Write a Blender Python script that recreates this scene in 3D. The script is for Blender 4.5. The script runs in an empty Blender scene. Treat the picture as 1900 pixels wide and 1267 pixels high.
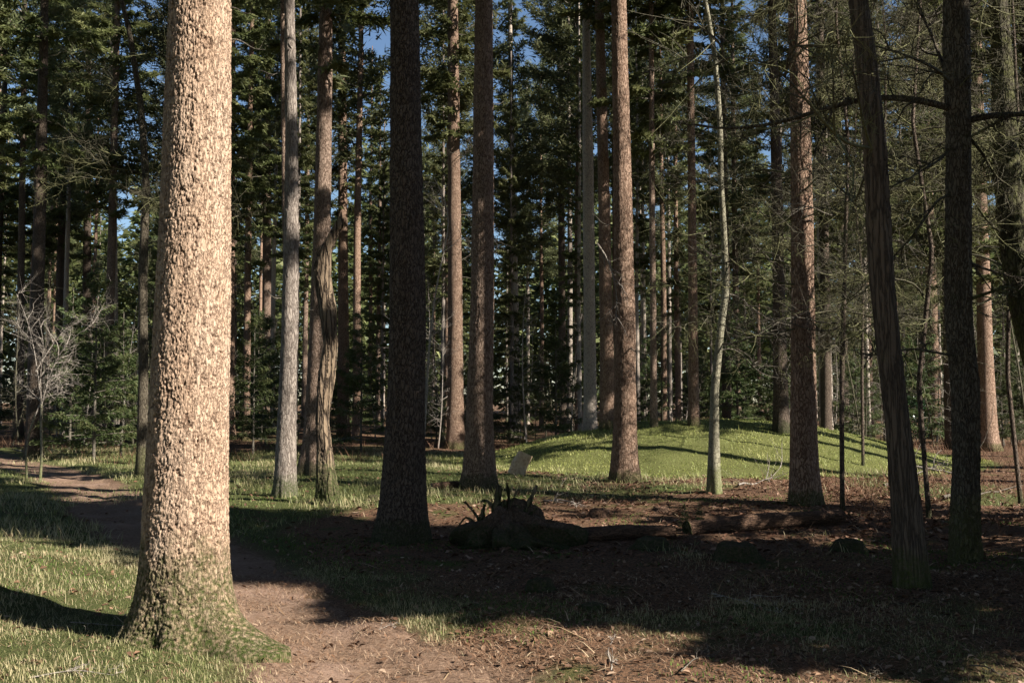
import bpy, math, random
import numpy as np
from mathutils import Vector, Matrix

# ------------------------------------------------------------------ camera, sky, sun, exposure
sc = bpy.context.scene
C = sc.collection
FPX = 1847.0                      # focal length in photograph pixels (35 mm on a 36 mm sensor, 1900 px wide)
PITCH = math.atan((740 - 633.5) / FPX)
EYE = 1.6
cam_d = bpy.data.cameras.new('camera')
cam = bpy.data.objects.new('camera', cam_d)
C.objects.link(cam)
cam.location = (0, 0, EYE)
cam.rotation_euler = (math.pi / 2 + PITCH, 0, 0)
cam_d.sensor_width = 36
cam_d.lens = FPX / 1900 * 36
cam_d.clip_start = 0.05
cam_d.clip_end = 1500
sc.camera = cam

SUN_AZ = math.radians(62)         # from straight behind the camera towards the right
SUN_EL = math.radians(36)
S = Vector((math.sin(SUN_AZ) * math.cos(SUN_EL), -math.cos(SUN_AZ) * math.cos(SUN_EL), math.sin(SUN_EL)))
world = bpy.data.worlds.new('World')
sc.world = world
world.use_nodes = True
wn = world.node_tree
bg = wn.nodes['Background']
sky = wn.nodes.new('ShaderNodeTexSky')
sky.sky_type = 'NISHITA'
sky.sun_disc = False
sky.sun_elevation = SUN_EL
sky.sun_rotation = math.atan2(S.x, S.y)
sky.dust_density = 0.2
sky.ozone_density = 3.0
sky.air_density = 1.0
wn.links.new(sky.outputs[0], bg.inputs[0])
bg.inputs[1].default_value = 0.05
sun_d = bpy.data.lights.new('sun', 'SUN')
sun_d.energy = 5.0
sun_d.angle = math.radians(0.5)
sun_d.color = (1.0, 0.945, 0.86)
sun = bpy.data.objects.new('sun', sun_d)
C.objects.link(sun)
sun.rotation_euler = S.to_track_quat('Z', 'Y').to_euler()
sun.location = (20, -20, 40)
vs = sc.view_settings
vs.view_transform = 'Standard'
vs.look = 'None'
vs.gamma = 1.0
vs.use_curve_mapping = False
vs.exposure = 1.42
sc.render.engine = 'CYCLES'
cy = sc.cycles
cy.max_bounces = 4
cy.diffuse_bounces = 1
cy.glossy_bounces = 2
cy.transmission_bounces = 3
cy.sample_clamp_indirect = 6
cy.use_denoising = True
try:
    cy.denoiser = 'OPENIMAGEDENOISE'
    cy.denoising_input_passes = 'RGB_ALBEDO_NORMAL'
except Exception:
    pass

# ------------------------------------------------------------------ helpers
def rng(s):
    return np.random.default_rng(s)

_lat = {}
def noise(x, y, seed=0):
    """smooth value noise in -1..1"""
    if seed not in _lat:
        _lat[seed] = rng(1000 + seed).uniform(-1, 1, (256, 256))
    L = _lat[seed]
    x = np.asarray(x, float); y = np.asarray(y, float)
    xi = np.floor(x).astype(int); yi = np.floor(y).astype(int)
    fx = x - xi; fy = y - yi
    fx = fx * fx * (3 - 2 * fx); fy = fy * fy * (3 - 2 * fy)
    a = L[xi & 255, yi & 255]; b = L[(xi + 1) & 255, yi & 255]
    c = L[xi & 255, (yi + 1) & 255]; d = L[(xi + 1) & 255, (yi + 1) & 255]
    return (a * (1 - fx) + b * fx) * (1 - fy) + (c * (1 - fx) + d * fx) * fy

def fbm(x, y, seed=0, o=4):
    v = 0; a = 1; t = 0
    for k in range(o):
        v = v + a * noise(x * 2 ** k, y * 2 ** k, seed + k); t += a; a *= .5
    return v / t

def sstep(a, b, x):
    t = np.clip((x - a) / (b - a), 0, 1)
    return t * t * (3 - 2 * t)

PATH = np.array([(1.3, 0.0), (0.55, 3.4), (-0.35, 5.4), (-1.35, 7.0), (-2.35, 8.8), (-3.7, 11.2), (-5.3, 14.0),
                 (-8.0, 18.8), (-10.9, 23.6), (-15.6, 29.0), (-24, 36)])
def path_dist(x, y):
    x = np.asarray(x, float); y = np.asarray(y, float)
    d = np.full(np.broadcast(x, y).shape, 1e9)
    for (ax, ay), (bx, by) in zip(PATH[:-1], PATH[1:]):
        vx, vy = bx - ax, by - ay
        t = np.clip(((x - ax) * vx + (y - ay) * vy) / (vx * vx + vy * vy), 0, 1)
        d = np.minimum(d, np.hypot(x - ax - t * vx, y - ay - t * vy))
    return d

MX, MY, MR, MH = 5.1, 27.0, 6.2, 1.02      # the grassy mound
def height(x, y):
    x = np.asarray(x, float); y = np.asarray(y, float)
    h = 0.05 * fbm(x * .45 + 7, y * .45 + 3, 1, 3) + 0.10 * noise(x * .11 + 5, y * .11 + 9, 5)
    h = h + 0.022 * noise(x * 2.1, y * 2.1, 9) + 0.010 * noise(x * 5.3, y * 5.3, 10)
    r = np.hypot((x - MX) / 1.08, y - MY) / MR
    m = np.clip(1 - np.clip(r, 0, 1) ** 2.3, 0, 1) ** 1.45
    h = h + MH * m + m ** .5 * (.05 * noise(x * .9 + 2, y * .9, 13) + .03 * noise(x * 2.3, y * 2.3, 14))
    pd = path_dist(x, y)
    h = h - 0.10 * np.exp(-(pd / .85) ** 2)
    h = h + 0.24 * np.exp(-((x + 5.0) / 2.2) ** 2 - ((y - 9.0) / 2.0) ** 2)      # bank beside the path
    h = h + 0.10 * np.exp(-((x + 2.2) / 1.0) ** 2 - ((y - 6.6) / .8) ** 2)
    return h

def gz(x, y):
    return float(height(x, y))

def ray(px, py):
    u = (px - 950) / FPX; v = (633.5 - py) / FPX
    return u, math.cos(PITCH) - v * math.sin(PITCH), math.sin(PITCH) + v * math.cos(PITCH)

def at(px, py, Y):
    u, w, z = ray(px, py)
    t = Y / w
    return np.array([u * t, Y, EYE + z * t])

def ground_at(px, py):
    u, w, z = ray(px, py)
    t = 2.0
    while t < 120:                      # march until the ray meets the ground
        if EYE + z * t <= gz(u * t, w * t):
            break
        t += 0.03 + t * .002
    return np.array([u * t, w * t, gz(u * t, w * t)])

def make_mesh(name, v, f, attrs=None, smooth=False):
    """f: (n,3) or (n,4) int array, or a list of such arrays"""
    fl = f if isinstance(f, list) else [f]
    me = bpy.data.meshes.new(name)
    v = np.ascontiguousarray(v, dtype=np.float32)
    me.vertices.add(len(v)); me.vertices.foreach_set('co', v.ravel())
    tot = np.concatenate([np.full(len(a), a.shape[1]) for a in fl])
    lv = np.concatenate([np.asarray(a).ravel() for a in fl]).astype(np.int32)
    me.loops.add(len(lv)); me.loops.foreach_set('vertex_index', lv)
    me.polygons.add(len(tot))
    st = np.concatenate([[0], np.cumsum(tot)[:-1]]).astype(np.int32)
    me.polygons.foreach_set('loop_start', st)
    me.polygons.foreach_set('loop_total', tot.astype(np.int32))
    if smooth:
        me.polygons.foreach_set('use_smooth', np.ones(len(tot), dtype=bool))
    for k, (a) in (attrs or {}).items():
        at_ = me.attributes.new(k, 'FLOAT', 'POINT')
        at_.data.foreach_set('value', np.ascontiguousarray(a, dtype=np.float32))
    me.update()
    me.validate()
    return me

def ob(name, me, mat=None, parent=None, loc=None, rot=None, scale=None):
    o = bpy.data.objects.new(name, me)
    C.objects.link(o)
    if mat is not None and me is not None and len(me.materials) == 0:
        me.materials.append(mat)
    if parent is not None: o.parent = parent
    if loc is not None: o.location = [float(q) for q in loc]
    if rot is not None: o.rotation_euler = [float(q) for q in rot]
    if scale is not None: o.scale = (scale,) * 3 if np.isscalar(scale) else scale
    return o

def tag(o, label=None, cat=None, group=None, kind=None):
    if label: o['label'] = label
    if cat: o['category'] = cat
    if group: o['group'] = group
    if kind: o['kind'] = kind
    return o

def thing(name, loc, label, cat, group=None, rz=0):
    o = ob(name, None, loc=loc, rot=(0, 0, rz))
    return tag(o, label, cat, group)

def norm(a):
    return a / (np.linalg.norm(a, axis=-1, keepdims=True) + 1e-9)

def tubes(P, R, sides=4, cap=False):
    """P (N,K,3), R (N,K) -> verts, quads"""
    N, K, _ = P.shape
    T = norm(np.gradient(P, axis=1))
    ref = np.where(np.abs(T[..., 2:3]) > .9, np.array([1., 0, 0]), np.array([0, 0, 1.]))
    A = norm(np.cross(T, ref)); B = np.cross(T, A)
    th = np.arange(sides) / sides * 2 * np.pi
    V = P[:, :, None, :] + R[:, :, None, None] * (np.cos(th)[None, None, :, None] * A[:, :, None, :] + np.sin(th)[None, None, :, None] * B[:, :, None, :])
    idx = np.arange(N * K * sides).reshape(N, K, sides)
    a = idx[:, :-1, :]; b = np.roll(idx, -1, axis=2)[:, :-1, :]
    c = np.roll(idx, -1, axis=2)[:, 1:, :]; d = idx[:, 1:, :]
    F = np.stack([a, b, c, d], -1).reshape(-1, 4)
    return V.reshape(-1, 3), F

def join(parts):
    vs_, fs_, o = [], [], 0
    for v, f in parts:
        vs_.append(v); fs_.append(f + o); o += len(v)
    by = {}
    for f in fs_:
        by.setdefault(f.shape[1], []).append(f)
    return np.concatenate(vs_), [np.concatenate(x) for x in by.values()]

def resample(p, n):
    p = np.asarray(p, float)
    d = np.concatenate([[0], np.cumsum(np.linalg.norm(np.diff(p, axis=0), axis=1))])
    t = np.linspace(0, d[-1], n)
    # smooth (Catmull-like) by cubic through linear then smoothing
    q = np.stack([np.interp(t, d, p[:, k]) for k in range(p.shape[1])], 1)
    for _ in range(2):
        q[1:-1] = .25 * q[:-2] + .5 * q[1:-1] + .25 * q[2:]
    return q

def worley(u, v, per_u, seed):
    """F1, F2 and a cell value on a jittered grid, periodic in u"""
    r = rng(seed)
    NV = 512
    jx = r.uniform(0.1, .9, (per_u, NV)); jy = r.uniform(0.1, .9, (per_u, NV)); cv = r.uniform(0, 1, (per_u, NV))
    iu = np.floor(u).astype(int); iv = np.floor(v).astype(int)
    f1 = np.full(u.shape, 9.); f2 = np.full(u.shape, 9.); val = np.zeros(u.shape)
    for du in (-1, 0, 1):
        for dv in (-1, 0, 1):
            a = (iu + du); b = (iv + dv) % NV
            d = np.hypot(a + jx[a % per_u, b] - u, iv + dv + jy[a % per_u, b] - v)
            n1 = d < f1
            f2 = np.where(n1, f1, np.minimum(f2, d))
            val = np.where(n1, cv[a % per_u, b], val)
            f1 = np.where(n1, d, f1)
    return f1, f2, val

# ------------------------------------------------------------------ materials
def new_mat(name):
    m = bpy.data.materials.new(name); m.use_nodes = True
    nt = m.node_tree
    return m, nt, nt.nodes['Principled BSDF'], nt.nodes['Material Output']

def N(nt, t, **kw):
    n = nt.nodes.new('ShaderNode' + t)
    for k, v in kw.items():
        if hasattr(n, k) and not k.startswith('i_'):
            setattr(n, k, v)
        else:
            n.inputs[k.replace('i_', '').replace('_', ' ')].default_value = v
    return n

def ramp(nt, fac, stops):
    r = nt.nodes.new('ShaderNodeValToRGB')
    el = r.color_ramp.elements
    while len(el) < len(stops): el.new(.5)
    for e, (p, c) in zip(el, stops):
        e.position = p; e.color = (*c, 1) if len(c) == 3 else c
    nt.links.new(fac, r.inputs[0])
    return r

def mixc(nt, fac, a, b, mode='MIX'):
    m = nt.nodes.new('ShaderNodeMix'); m.data_type = 'RGBA'; m.blend_type = mode
    for s, v in ((m.inputs[0], fac), (m.inputs[6], a), (m.inputs[7], b)):
        if hasattr(v, 'is_linked') or hasattr(v, 'links'): nt.links.new(v, s)
        else: s.default_value = v if not isinstance(v, tuple) or len(v) == 4 else (*v, 1)
    return m.outputs[2]

def math_(nt, op, a, b=None, clamp=False):
    m = nt.nodes.new('ShaderNodeMath'); m.operation = op; m.use_clamp = clamp
    for s, v in ((m.inputs[0], a), (m.inputs[1], b)):
        if v is None: continue
        if hasattr(v, 'links'): nt.links.new(v, s)
        else: s.default_value = v
    return m.outputs[0]

def attr(nt, name):
    a = nt.nodes.new('ShaderNodeAttribute'); a.attribute_name = name
    return a.outputs['Fac']

def bark(name, plate, plate2, crack, scale=14, stretch=.3, bump=.02, moss=None, moss_h=.5, moss_all=0.0, use_attr=False, rough=.9, crack_w=.16):
    m, nt, bs, out = new_mat(name)
    L = nt.links.new
    tc = N(nt, 'TexCoord')
    mp = N(nt, 'Mapping'); mp.inputs['Scale'].default_value = (1, 1, stretch)
    L(tc.outputs['Object'], mp.inputs[0])
    nz = N(nt, 'TexNoise', i_Scale=scale * .7, i_Detail=3.0)
    L(mp.outputs[0], nz.inputs['Vector'])
    ad = N(nt, 'MixRGB', blend_type='ADD'); ad.inputs[0].default_value = .10
    L(mp.outputs[0], ad.inputs[1]); L(nz.outputs['Color'], ad.inputs[2])
    vo = N(nt, 'TexVoronoi', feature='DISTANCE_TO_EDGE', i_Scale=scale)
    L(ad.outputs[0], vo.inputs['Vector'])
    vr = ramp(nt, vo.outputs['Distance'], [(0.0, (0, 0, 0)), (crack_w, (1, 1, 1))])
    fine = N(nt, 'TexNoise', i_Scale=scale * 6, i_Detail=4.0, i_Roughness=.7)
    L(mp.outputs[0], fine.inputs['Vector'])
    big = N(nt, 'TexNoise', i_Scale=2.2, i_Detail=3.0)
    L(tc.outputs['Object'], big.inputs['Vector'])
    oi = N(nt, 'ObjectInfo')
    pm = math_(nt, 'ADD', math_(nt, 'MULTIPLY', big.outputs[0], .9), math_(nt, 'MULTIPLY', fine.outputs[0], .5))
    if use_attr:
        st = N(nt, 'TexNoise', i_Scale=7.0, i_Detail=4.0); smp = N(nt, 'Mapping'); smp.inputs['Scale'].default_value = (1, 1, .12)
        L(tc.outputs['Object'], smp.inputs[0]); L(smp.outputs[0], st.inputs['Vector'])
        pm = math_(nt, 'ADD', pm, math_(nt, 'MULTIPLY', math_(nt, 'SUBTRACT', st.outputs[0], .5), 1.8))
    pm = math_(nt, 'SUBTRACT', pm, .25, True)
    col = mixc(nt, pm, (*plate, 1), (*plate2, 1))
    crk = vr.outputs[0]
    if use_attr:
        crk = math_(nt, 'MULTIPLY', attr(nt, 'crack'), math_(nt, 'ADD', math_(nt, 'MULTIPLY', vr.outputs[0], .5), .5))
        col = mixc(nt, attr(nt, 'cell'), col, mixc(nt, .5, col, (*plate2, 1)))
    col = mixc(nt, crk, (*crack, 1), col)
    br = N(nt, 'HueSaturation')
    vv = math_(nt, 'ADD', math_(nt, 'MULTIPLY', oi.outputs['Random'], .4), .8)
    L(vv, br.inputs['Value']); L(col, br.inputs['Color'])
    col = br.outputs[0]
    if moss:
        sep = N(nt, 'SeparateXYZ'); L(tc.outputs['Object'], sep.inputs[0])
        mn = N(nt, 'TexNoise', i_Scale=6.0, i_Detail=5.0, i_Roughness=.65); L(tc.outputs['Object'], mn.inputs['Vector'])
        zf = math_(nt, 'SUBTRACT', 1.0, math_(nt, 'DIVIDE', sep.outputs[2], moss_h))
        zf = math_(nt, 'MAXIMUM', zf, 0.0)
        zf = math_(nt, 'ADD', zf, moss_all)
        mk = math_(nt, 'SUBTRACT', math_(nt, 'ADD', math_(nt, 'MULTIPLY', zf, .9), mn.outputs[0]), .62)
        mk = math_(nt, 'MULTIPLY', mk, 4.0, True)
        mfl = N(nt, 'TexNoise', i_Scale=38.0, i_Detail=3.0); L(tc.outputs['Object'], mfl.inputs['Vector'])
        mk = math_(nt, 'MULTIPLY', mk, math_(nt, 'ADD', math_(nt, 'MULTIPLY', math_(nt, 'SUBTRACT', mfl.outputs[0], .22), 2.0), math_(nt, 'MULTIPLY', math_(nt, 'POWER', zf, 3.0), .28), True))
        mfine = N(nt, 'TexNoise', i_Scale=70.0, i_Detail=2.0); L(tc.outputs['Object'], mfine.inputs['Vector'])
        mc = mixc(nt, mfine.outputs[0], (*[q * .5 for q in moss], 1), (*[q * 1.5 for q in moss], 1))
        col = mixc(nt, mk, col, mc)
    L(col, bs.inputs['Base Color'])
    bs.inputs['Roughness'].default_value = rough
    bs.inputs['Specular IOR Level'].default_value = .15
    hgt = math_(nt, 'ADD', math_(nt, 'MULTIPLY', vr.outputs[0], 0.8 if use_attr else 1.0), math_(nt, 'MULTIPLY', fine.outputs[0], .45))
    bp = N(nt, 'Bump'); bp.inputs['Distance'].default_value = bump; bp.inputs['Strength'].default_value = .9
    L(hgt, bp.inputs['Height']); L(bp.outputs[0], bs.inputs['Normal'])
    return m

def leaf_mat(name, c1, c2, c3, trans=.25, rough=.6, spec=.25):
    """colour from the point attribute 'tint' (0..1)"""
    m, nt, bs, out = new_mat(name)
    L = nt.links.new
    r = ramp(nt, attr(nt, 'tint'), [(0, c1), (.55, c2), (1, c3)])
    oi = N(nt, 'ObjectInfo')
    hs = N(nt, 'HueSaturation')
    L(math_(nt, 'ADD', math_(nt, 'MULTIPLY', oi.outputs['Random'], .5), .75), hs.inputs['Value'])
    L(math_(nt, 'ADD', math_(nt, 'MULTIPLY', oi.outputs['Random'], .03), .485), hs.inputs['Hue'])
    L(r.outputs[0], hs.inputs['Color'])
    L(hs.outputs[0], bs.inputs['Base Color'])
    bs.inputs['Roughness'].default_value = rough
    bs.inputs['Specular IOR Level'].default_value = spec
    if trans > 0:
        tr = N(nt, 'BsdfTranslucent'); L(hs.outputs[0], tr.inputs[0])
        mx = N(nt, 'MixShader'); mx.inputs[0].default_value = trans
        L(bs.outputs[0], mx.inputs[1]); L(tr.outputs[0], mx.inputs[2]); L(mx.outputs[0], out.inputs[0])
    return m

M = {}
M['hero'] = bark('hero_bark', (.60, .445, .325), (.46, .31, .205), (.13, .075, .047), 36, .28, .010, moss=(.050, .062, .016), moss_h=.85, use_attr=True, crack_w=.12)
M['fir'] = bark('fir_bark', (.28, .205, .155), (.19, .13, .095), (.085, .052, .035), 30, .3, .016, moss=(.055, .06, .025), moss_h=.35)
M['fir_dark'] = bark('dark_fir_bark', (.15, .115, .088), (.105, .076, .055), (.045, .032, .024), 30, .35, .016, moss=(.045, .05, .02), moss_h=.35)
M['red'] = bark('red_fir_bark', (.33, .225, .16), (.22, .145, .10), (.11, .06, .038), 28, .3, .016, moss=(.06, .07, .02), moss_h=.3)
M['grey'] = bark('grey_bark', (.30, .255, .215), (.21, .17, .14), (.11, .085, .07), 34, .16, .012, moss=(.07, .085, .03), moss_h=.45)
M['pale'] = bark('pale_bark', (.40, .34, .28), (.29, .235, .185), (.13, .10, .08), 24, .4, .006, crack_w=.08)
M['slim'] = bark('slim_bark', (.26, .24, .175), (.18, .16, .105), (.08, .07, .045), 18, .5, .006, moss=(.12, .13, .05), moss_h=.6, moss_all=.05, crack_w=.07)
M['oak'] = bark('oak_bark', (.15, .125, .09), (.10, .082, .056), (.055, .042, .03), 32, .28, .02, moss=(.09, .092, .035), moss_h=.8, moss_all=.06)
M['mossy'] = bark('mossy_oak_bark', (.13, .115, .075), (.09, .08, .05), (.045, .035, .025), 22, .28, .03, moss=(.10, .11, .025), moss_h=3, moss_all=.25)
M['dead'] = bark('dead_wood', (.15, .115, .082), (.095, .07, .05), (.05, .038, .028), 26, .07, .014, moss=(.06, .07, .02), moss_h=.4)
M['rotten'] = bark('rotten_wood', (.30, .225, .15), (.14, .095, .06), (.045, .032, .024), 13, .12, .04, moss=(.05, .065, .018), moss_h=.9)
M['twig'] = bark('twig_bark', (.17, .148, .118), (.115, .10, .076), (.07, .058, .044), 30, .5, .003)
M['twig_moss'] = bark('mossy_twig_bark', (.13, .118, .078), (.09, .082, .052), (.05, .042, .03), 30, .5, .003, moss=(.15, .145, .07), moss_h=.1, moss_all=.05)
M['twig_pale'] = bark('pale_twig_bark', (.36, .32, .27), (.27, .23, .19), (.15, .12, .10), 30, .5, .003)
M['stump'] = bark('stump_bark', (.16, .11, .075), (.105, .072, .05), (.06, .042, .03), 40, .5, .01, moss=(.040, .050, .016), moss_h=.30, moss_all=.0)
M['log'] = bark('log_bark', (.19, .115, .075), (.12, .07, .045), (.06, .038, .027), 36, .25, .012, moss=(.055, .075, .02), moss_h=.01, moss_all=.02)
m_, nt, bs, _o = new_mat('cut_wood')
tc = N(nt, 'TexCoord'); wv = N(nt, 'TexNoise', i_Scale=18.0, i_Detail=5.0); nt.links.new(tc.outputs['Object'], wv.inputs['Vector'])
nt.links.new(ramp(nt, wv.outputs[0], [(.3, (.34, .22, .12)), (.5, (.50, .36, .22)), (.75, (.60, .46, .29))]).outputs[0], bs.inputs['Base Color'])
bs.inputs['Roughness'].default_value = .85
M['cut'] = m_
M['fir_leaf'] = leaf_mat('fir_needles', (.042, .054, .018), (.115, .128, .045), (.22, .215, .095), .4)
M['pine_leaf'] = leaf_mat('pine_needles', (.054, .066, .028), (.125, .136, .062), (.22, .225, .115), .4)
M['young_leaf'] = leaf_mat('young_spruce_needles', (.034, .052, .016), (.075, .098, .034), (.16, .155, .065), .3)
M['holly'] = leaf_mat('holly_leaves', (.016, .040, .014), (.025, .065, .022), (.045, .10, .035), .1, .25, .5)
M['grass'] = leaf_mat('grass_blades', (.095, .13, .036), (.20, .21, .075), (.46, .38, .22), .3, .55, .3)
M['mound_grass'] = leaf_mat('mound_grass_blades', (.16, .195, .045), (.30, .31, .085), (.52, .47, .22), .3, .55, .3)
M['leaf'] = leaf_mat('dead_leaves', (.085, .048, .028), (.20, .11, .06), (.44, .33, .23), .1, .7, .2)
M['straw'] = leaf_mat('dead_bracken', (.10, .055, .026), (.20, .115, .06), (.36, .25, .15), .15, .7, .2)
M['needle'] = leaf_mat('fallen_needles', (.12, .065, .038), (.235, .14, .082), (.42, .31, .205), .0, .8, .1)
M['moss'] = leaf_mat('moss', (.045, .08, .016), (.08, .13, .028), (.13, .18, .04), .1, .8, .1)

# ------------------------------------------------------------------ ground
def grass_mask(x, y):
    """1 = grassy, 0 = bare litter"""
    x = np.asarray(x, float); y = np.asarray(y, float)
    n = fbm(x * .55, y * .55, 20, 3)
    g = np.full(np.broadcast(x, y).shape, -.35)
    g = g + 1.15 * sstep(1.0, -2.0, x + .05 * y) * sstep(35, 27, y)             # left lawn
    g = g + 1.0 * sstep(14.2, 16.5, y) * sstep(33, 26, y) * sstep(6, 2, x)      # middle glade
    r = np.hypot((x - MX) / 1.08, y - MY) / MR
    g = np.maximum(g, 1.6 * sstep(1.15, .95, r))
    g = g - 1.0 * np.exp(-((y - 13.0) / 1.4) ** 2) * sstep(-4, -1.5, x)         # leaf litter strip
    g = g + .9 * np.exp(-((x + .4) / 1.3) ** 2 - ((y - 7.7) / .7) ** 2)
    g = g + .12 * sstep(9, 7, y) * sstep(0, 1.5, x) + .28 * sstep(.1, .6, noise(x * .9 + 3, y * .9, 34)) * sstep(12, 10, y) * sstep(-1, 1, x)
    g = g + .9 * n
    g = np.where(path_dist(x, y) < .62 + .25 * noise(x * 1.3, y * 1.3, 31), g - 1.6, g)
    return np.clip(g, 0, 1)

def warp_axis(lo, hi, fine_lo, fine_hi, fine, n_out):
    mid = np.arange(fine_lo, fine_hi, fine)
    a = fine_lo - np.geomspace(fine, fine_lo - lo, n_out)[::-1]
    b = fine_hi + np.geomspace(fine, hi - fine_hi, n_out)
    return np.concatenate([a, mid, b])

gx = warp_axis(-260, 260, -9, 12, .09, 60)
gy = np.concatenate([-np.geomspace(.2, 120, 30)[::-1], np.arange(0, 4, .15), np.arange(4, 17, .08), np.arange(17, 36, .16), 36 + np.geomspace(.2, 360, 60)])
GX, GY = np.meshgrid(gx, gy)
GZ = height(GX, GY)
fade = sstep(60, 90, np.hypot(GX, GY))
GZ = GZ * (1 - fade)
nx, ny = len(gx), len(gy)
ii = np.arange(nx * ny).reshape(ny, nx)
gf = np.stack([ii[:-1, :-1], ii[:-1, 1:], ii[1:, 1:], ii[1:, :-1]], -1).reshape(-1, 4)
pdist = path_dist(GX, GY)
gme = make_mesh('ground', np.stack([GX, GY, GZ], -1).reshape(-1, 3), gf,
                {'grass': grass_mask(GX, GY).ravel(), 'path': sstep(.9, .5, pdist + .22 * fbm(GX * 1.4, GY * 1.4, 33, 3)).ravel(), 'mound': sstep(1.15, .95, np.hypot((GX - MX) / 1.08, GY - MY) / MR).ravel()}, True)

def ground_material(name, path=False):
    m, nt, bs, out = new_mat(name)
    L = nt.links.new
    tc = N(nt, 'TexCoord')
    n1 = N(nt, 'TexNoise', i_Scale=28.0, i_Detail=6.0, i_Roughness=.7); L(tc.outputs['Object'], n1.inputs['Vector'])
    n2 = N(nt, 'TexNoise', i_Scale=1.3, i_Detail=4.0); L(tc.outputs['Object'], n2.inputs['Vector'])
    n3 = N(nt, 'TexNoise', i_Scale=110.0, i_Detail=3.0); L(tc.outputs['Object'], n3.inputs['Vector'])
    vo = N(nt, 'TexVoronoi', i_Scale=32.0); L(tc.outputs['Object'], vo.inputs['Vector'])
    psoil = ramp(nt, n1.outputs[0], [(.3, (.08, .05, .034)), (.5, (.165, .105, .070)), (.72, (.28, .195, .138))]).outputs[0]
    if path:
        soil = ramp(nt, n1.outputs[0], [(.3, (.08, .05, .034)), (.5, (.165, .105, .070)), (.72, (.28, .195, .138))]).outputs[0]
        pale = mixc(nt, math_(nt, 'MULTIPLY', math_(nt, 'SUBTRACT', n2.outputs[0], .5), 3.0, True), soil, (.27, .18, .135, 1))
        col = pale
    else:
        soil = ramp(nt, n1.outputs[0], [(.3, (.018, .014, .010)), (.5, (.055, .037, .025)), (.72, (.125, .082, .053))]).outputs[0]
        lit = mixc(nt, math_(nt, 'GREATER_THAN', vo.outputs['Distance'], .42), soil, (.15, .085, .05, 1))
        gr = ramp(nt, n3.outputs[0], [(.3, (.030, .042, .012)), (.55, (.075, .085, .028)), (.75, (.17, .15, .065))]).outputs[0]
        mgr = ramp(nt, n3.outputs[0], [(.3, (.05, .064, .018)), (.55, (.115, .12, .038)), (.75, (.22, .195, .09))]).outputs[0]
        moss = mixc(nt, n3.outputs[0], (.025, .05, .008, 1), (.06, .10, .018, 1))
        mk = math_(nt, 'MULTIPLY', math_(nt, 'SUBTRACT', n2.outputs[0], .56), 9.0, True)
        col = mixc(nt, math_(nt, 'MULTIPLY', mk, .6), lit, moss)
        g = math_(nt, 'MULTIPLY', math_(nt, 'SUBTRACT', math_(nt, 'ADD', attr(nt, 'grass'), math_(nt, 'MULTIPLY', n1.outputs[0], .5)), .45), 2.5, True)
        col = mixc(nt, g, col, gr)
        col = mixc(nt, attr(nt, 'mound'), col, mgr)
        col = mixc(nt, math_(nt, 'MULTIPLY', attr(nt, 'path'), .9), col, psoil)
    L(col, bs.inputs['Base Color'])
    bs.inputs['Roughness'].default_value = .95
    bs.inputs['Specular IOR Level'].default_value = .1
    bp = N(nt, 'Bump'); bp.inputs['Distance'].default_value = .03 if not path else .012
    L(math_(nt, 'ADD', n1.outputs[0], math_(nt, 'MULTIPLY', n3.outputs[0], .4)), bp.inputs['Height'])
    L(bp.outputs[0], bs.inputs['Normal'])
    return m

ground = ob('ground', gme, ground_material('forest_floor'))
tag(ground, 'forest floor of litter, moss and grass rising to a low mound', 'ground', kind='structure')

# the trodden path, a sheet just above the ground with ragged edges
pp = resample(PATH, 700)
tv = norm(np.gradient(pp, axis=0)); nv = np.stack([-tv[:, 1], tv[:, 0]], 1)
K = 31
wl = .62 + .16 * noise(np.arange(700) * .11, np.zeros(700), 41) + .06 * noise(np.arange(700) * .5, np.zeros(700), 42)
wr = .60 + .16 * noise(np.arange(700) * .11, np.ones(700) * 9, 43) + .06 * noise(np.arange(700) * .5, np.ones(700) * 5, 44)
u = np.linspace(-1, 1, K)
off = np.where(u[None] < 0, u[None] * wr[:, None], u[None] * wl[:, None])
PX_ = pp[:, None, :] + nv[:, None, :] * off[..., None]
edge = 1 - np.abs(u)[None] ** 6
pz = height(PX_[..., 0], PX_[..., 1]) + .012 * edge + .012 * noise(PX_[..., 0] * 6, PX_[..., 1] * 6, 45) * edge - .03 * (np.abs(u)[None] > .999)
ii = np.arange(700 * K).reshape(700, K)
pf = np.stack([ii[:-1, :-1], ii[1:, :-1], ii[1:, 1:], ii[:-1, 1:]], -1).reshape(-1, 4)[:, ::-1]
path = ob('path', make_mesh('path', np.concatenate([PX_, pz[..., None]], -1).reshape(-1, 3), pf, None, True), ground_material('path_soil', True))
tag(path, 'trodden reddish earth path curving past the big trunk', 'path', kind='structure')

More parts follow.
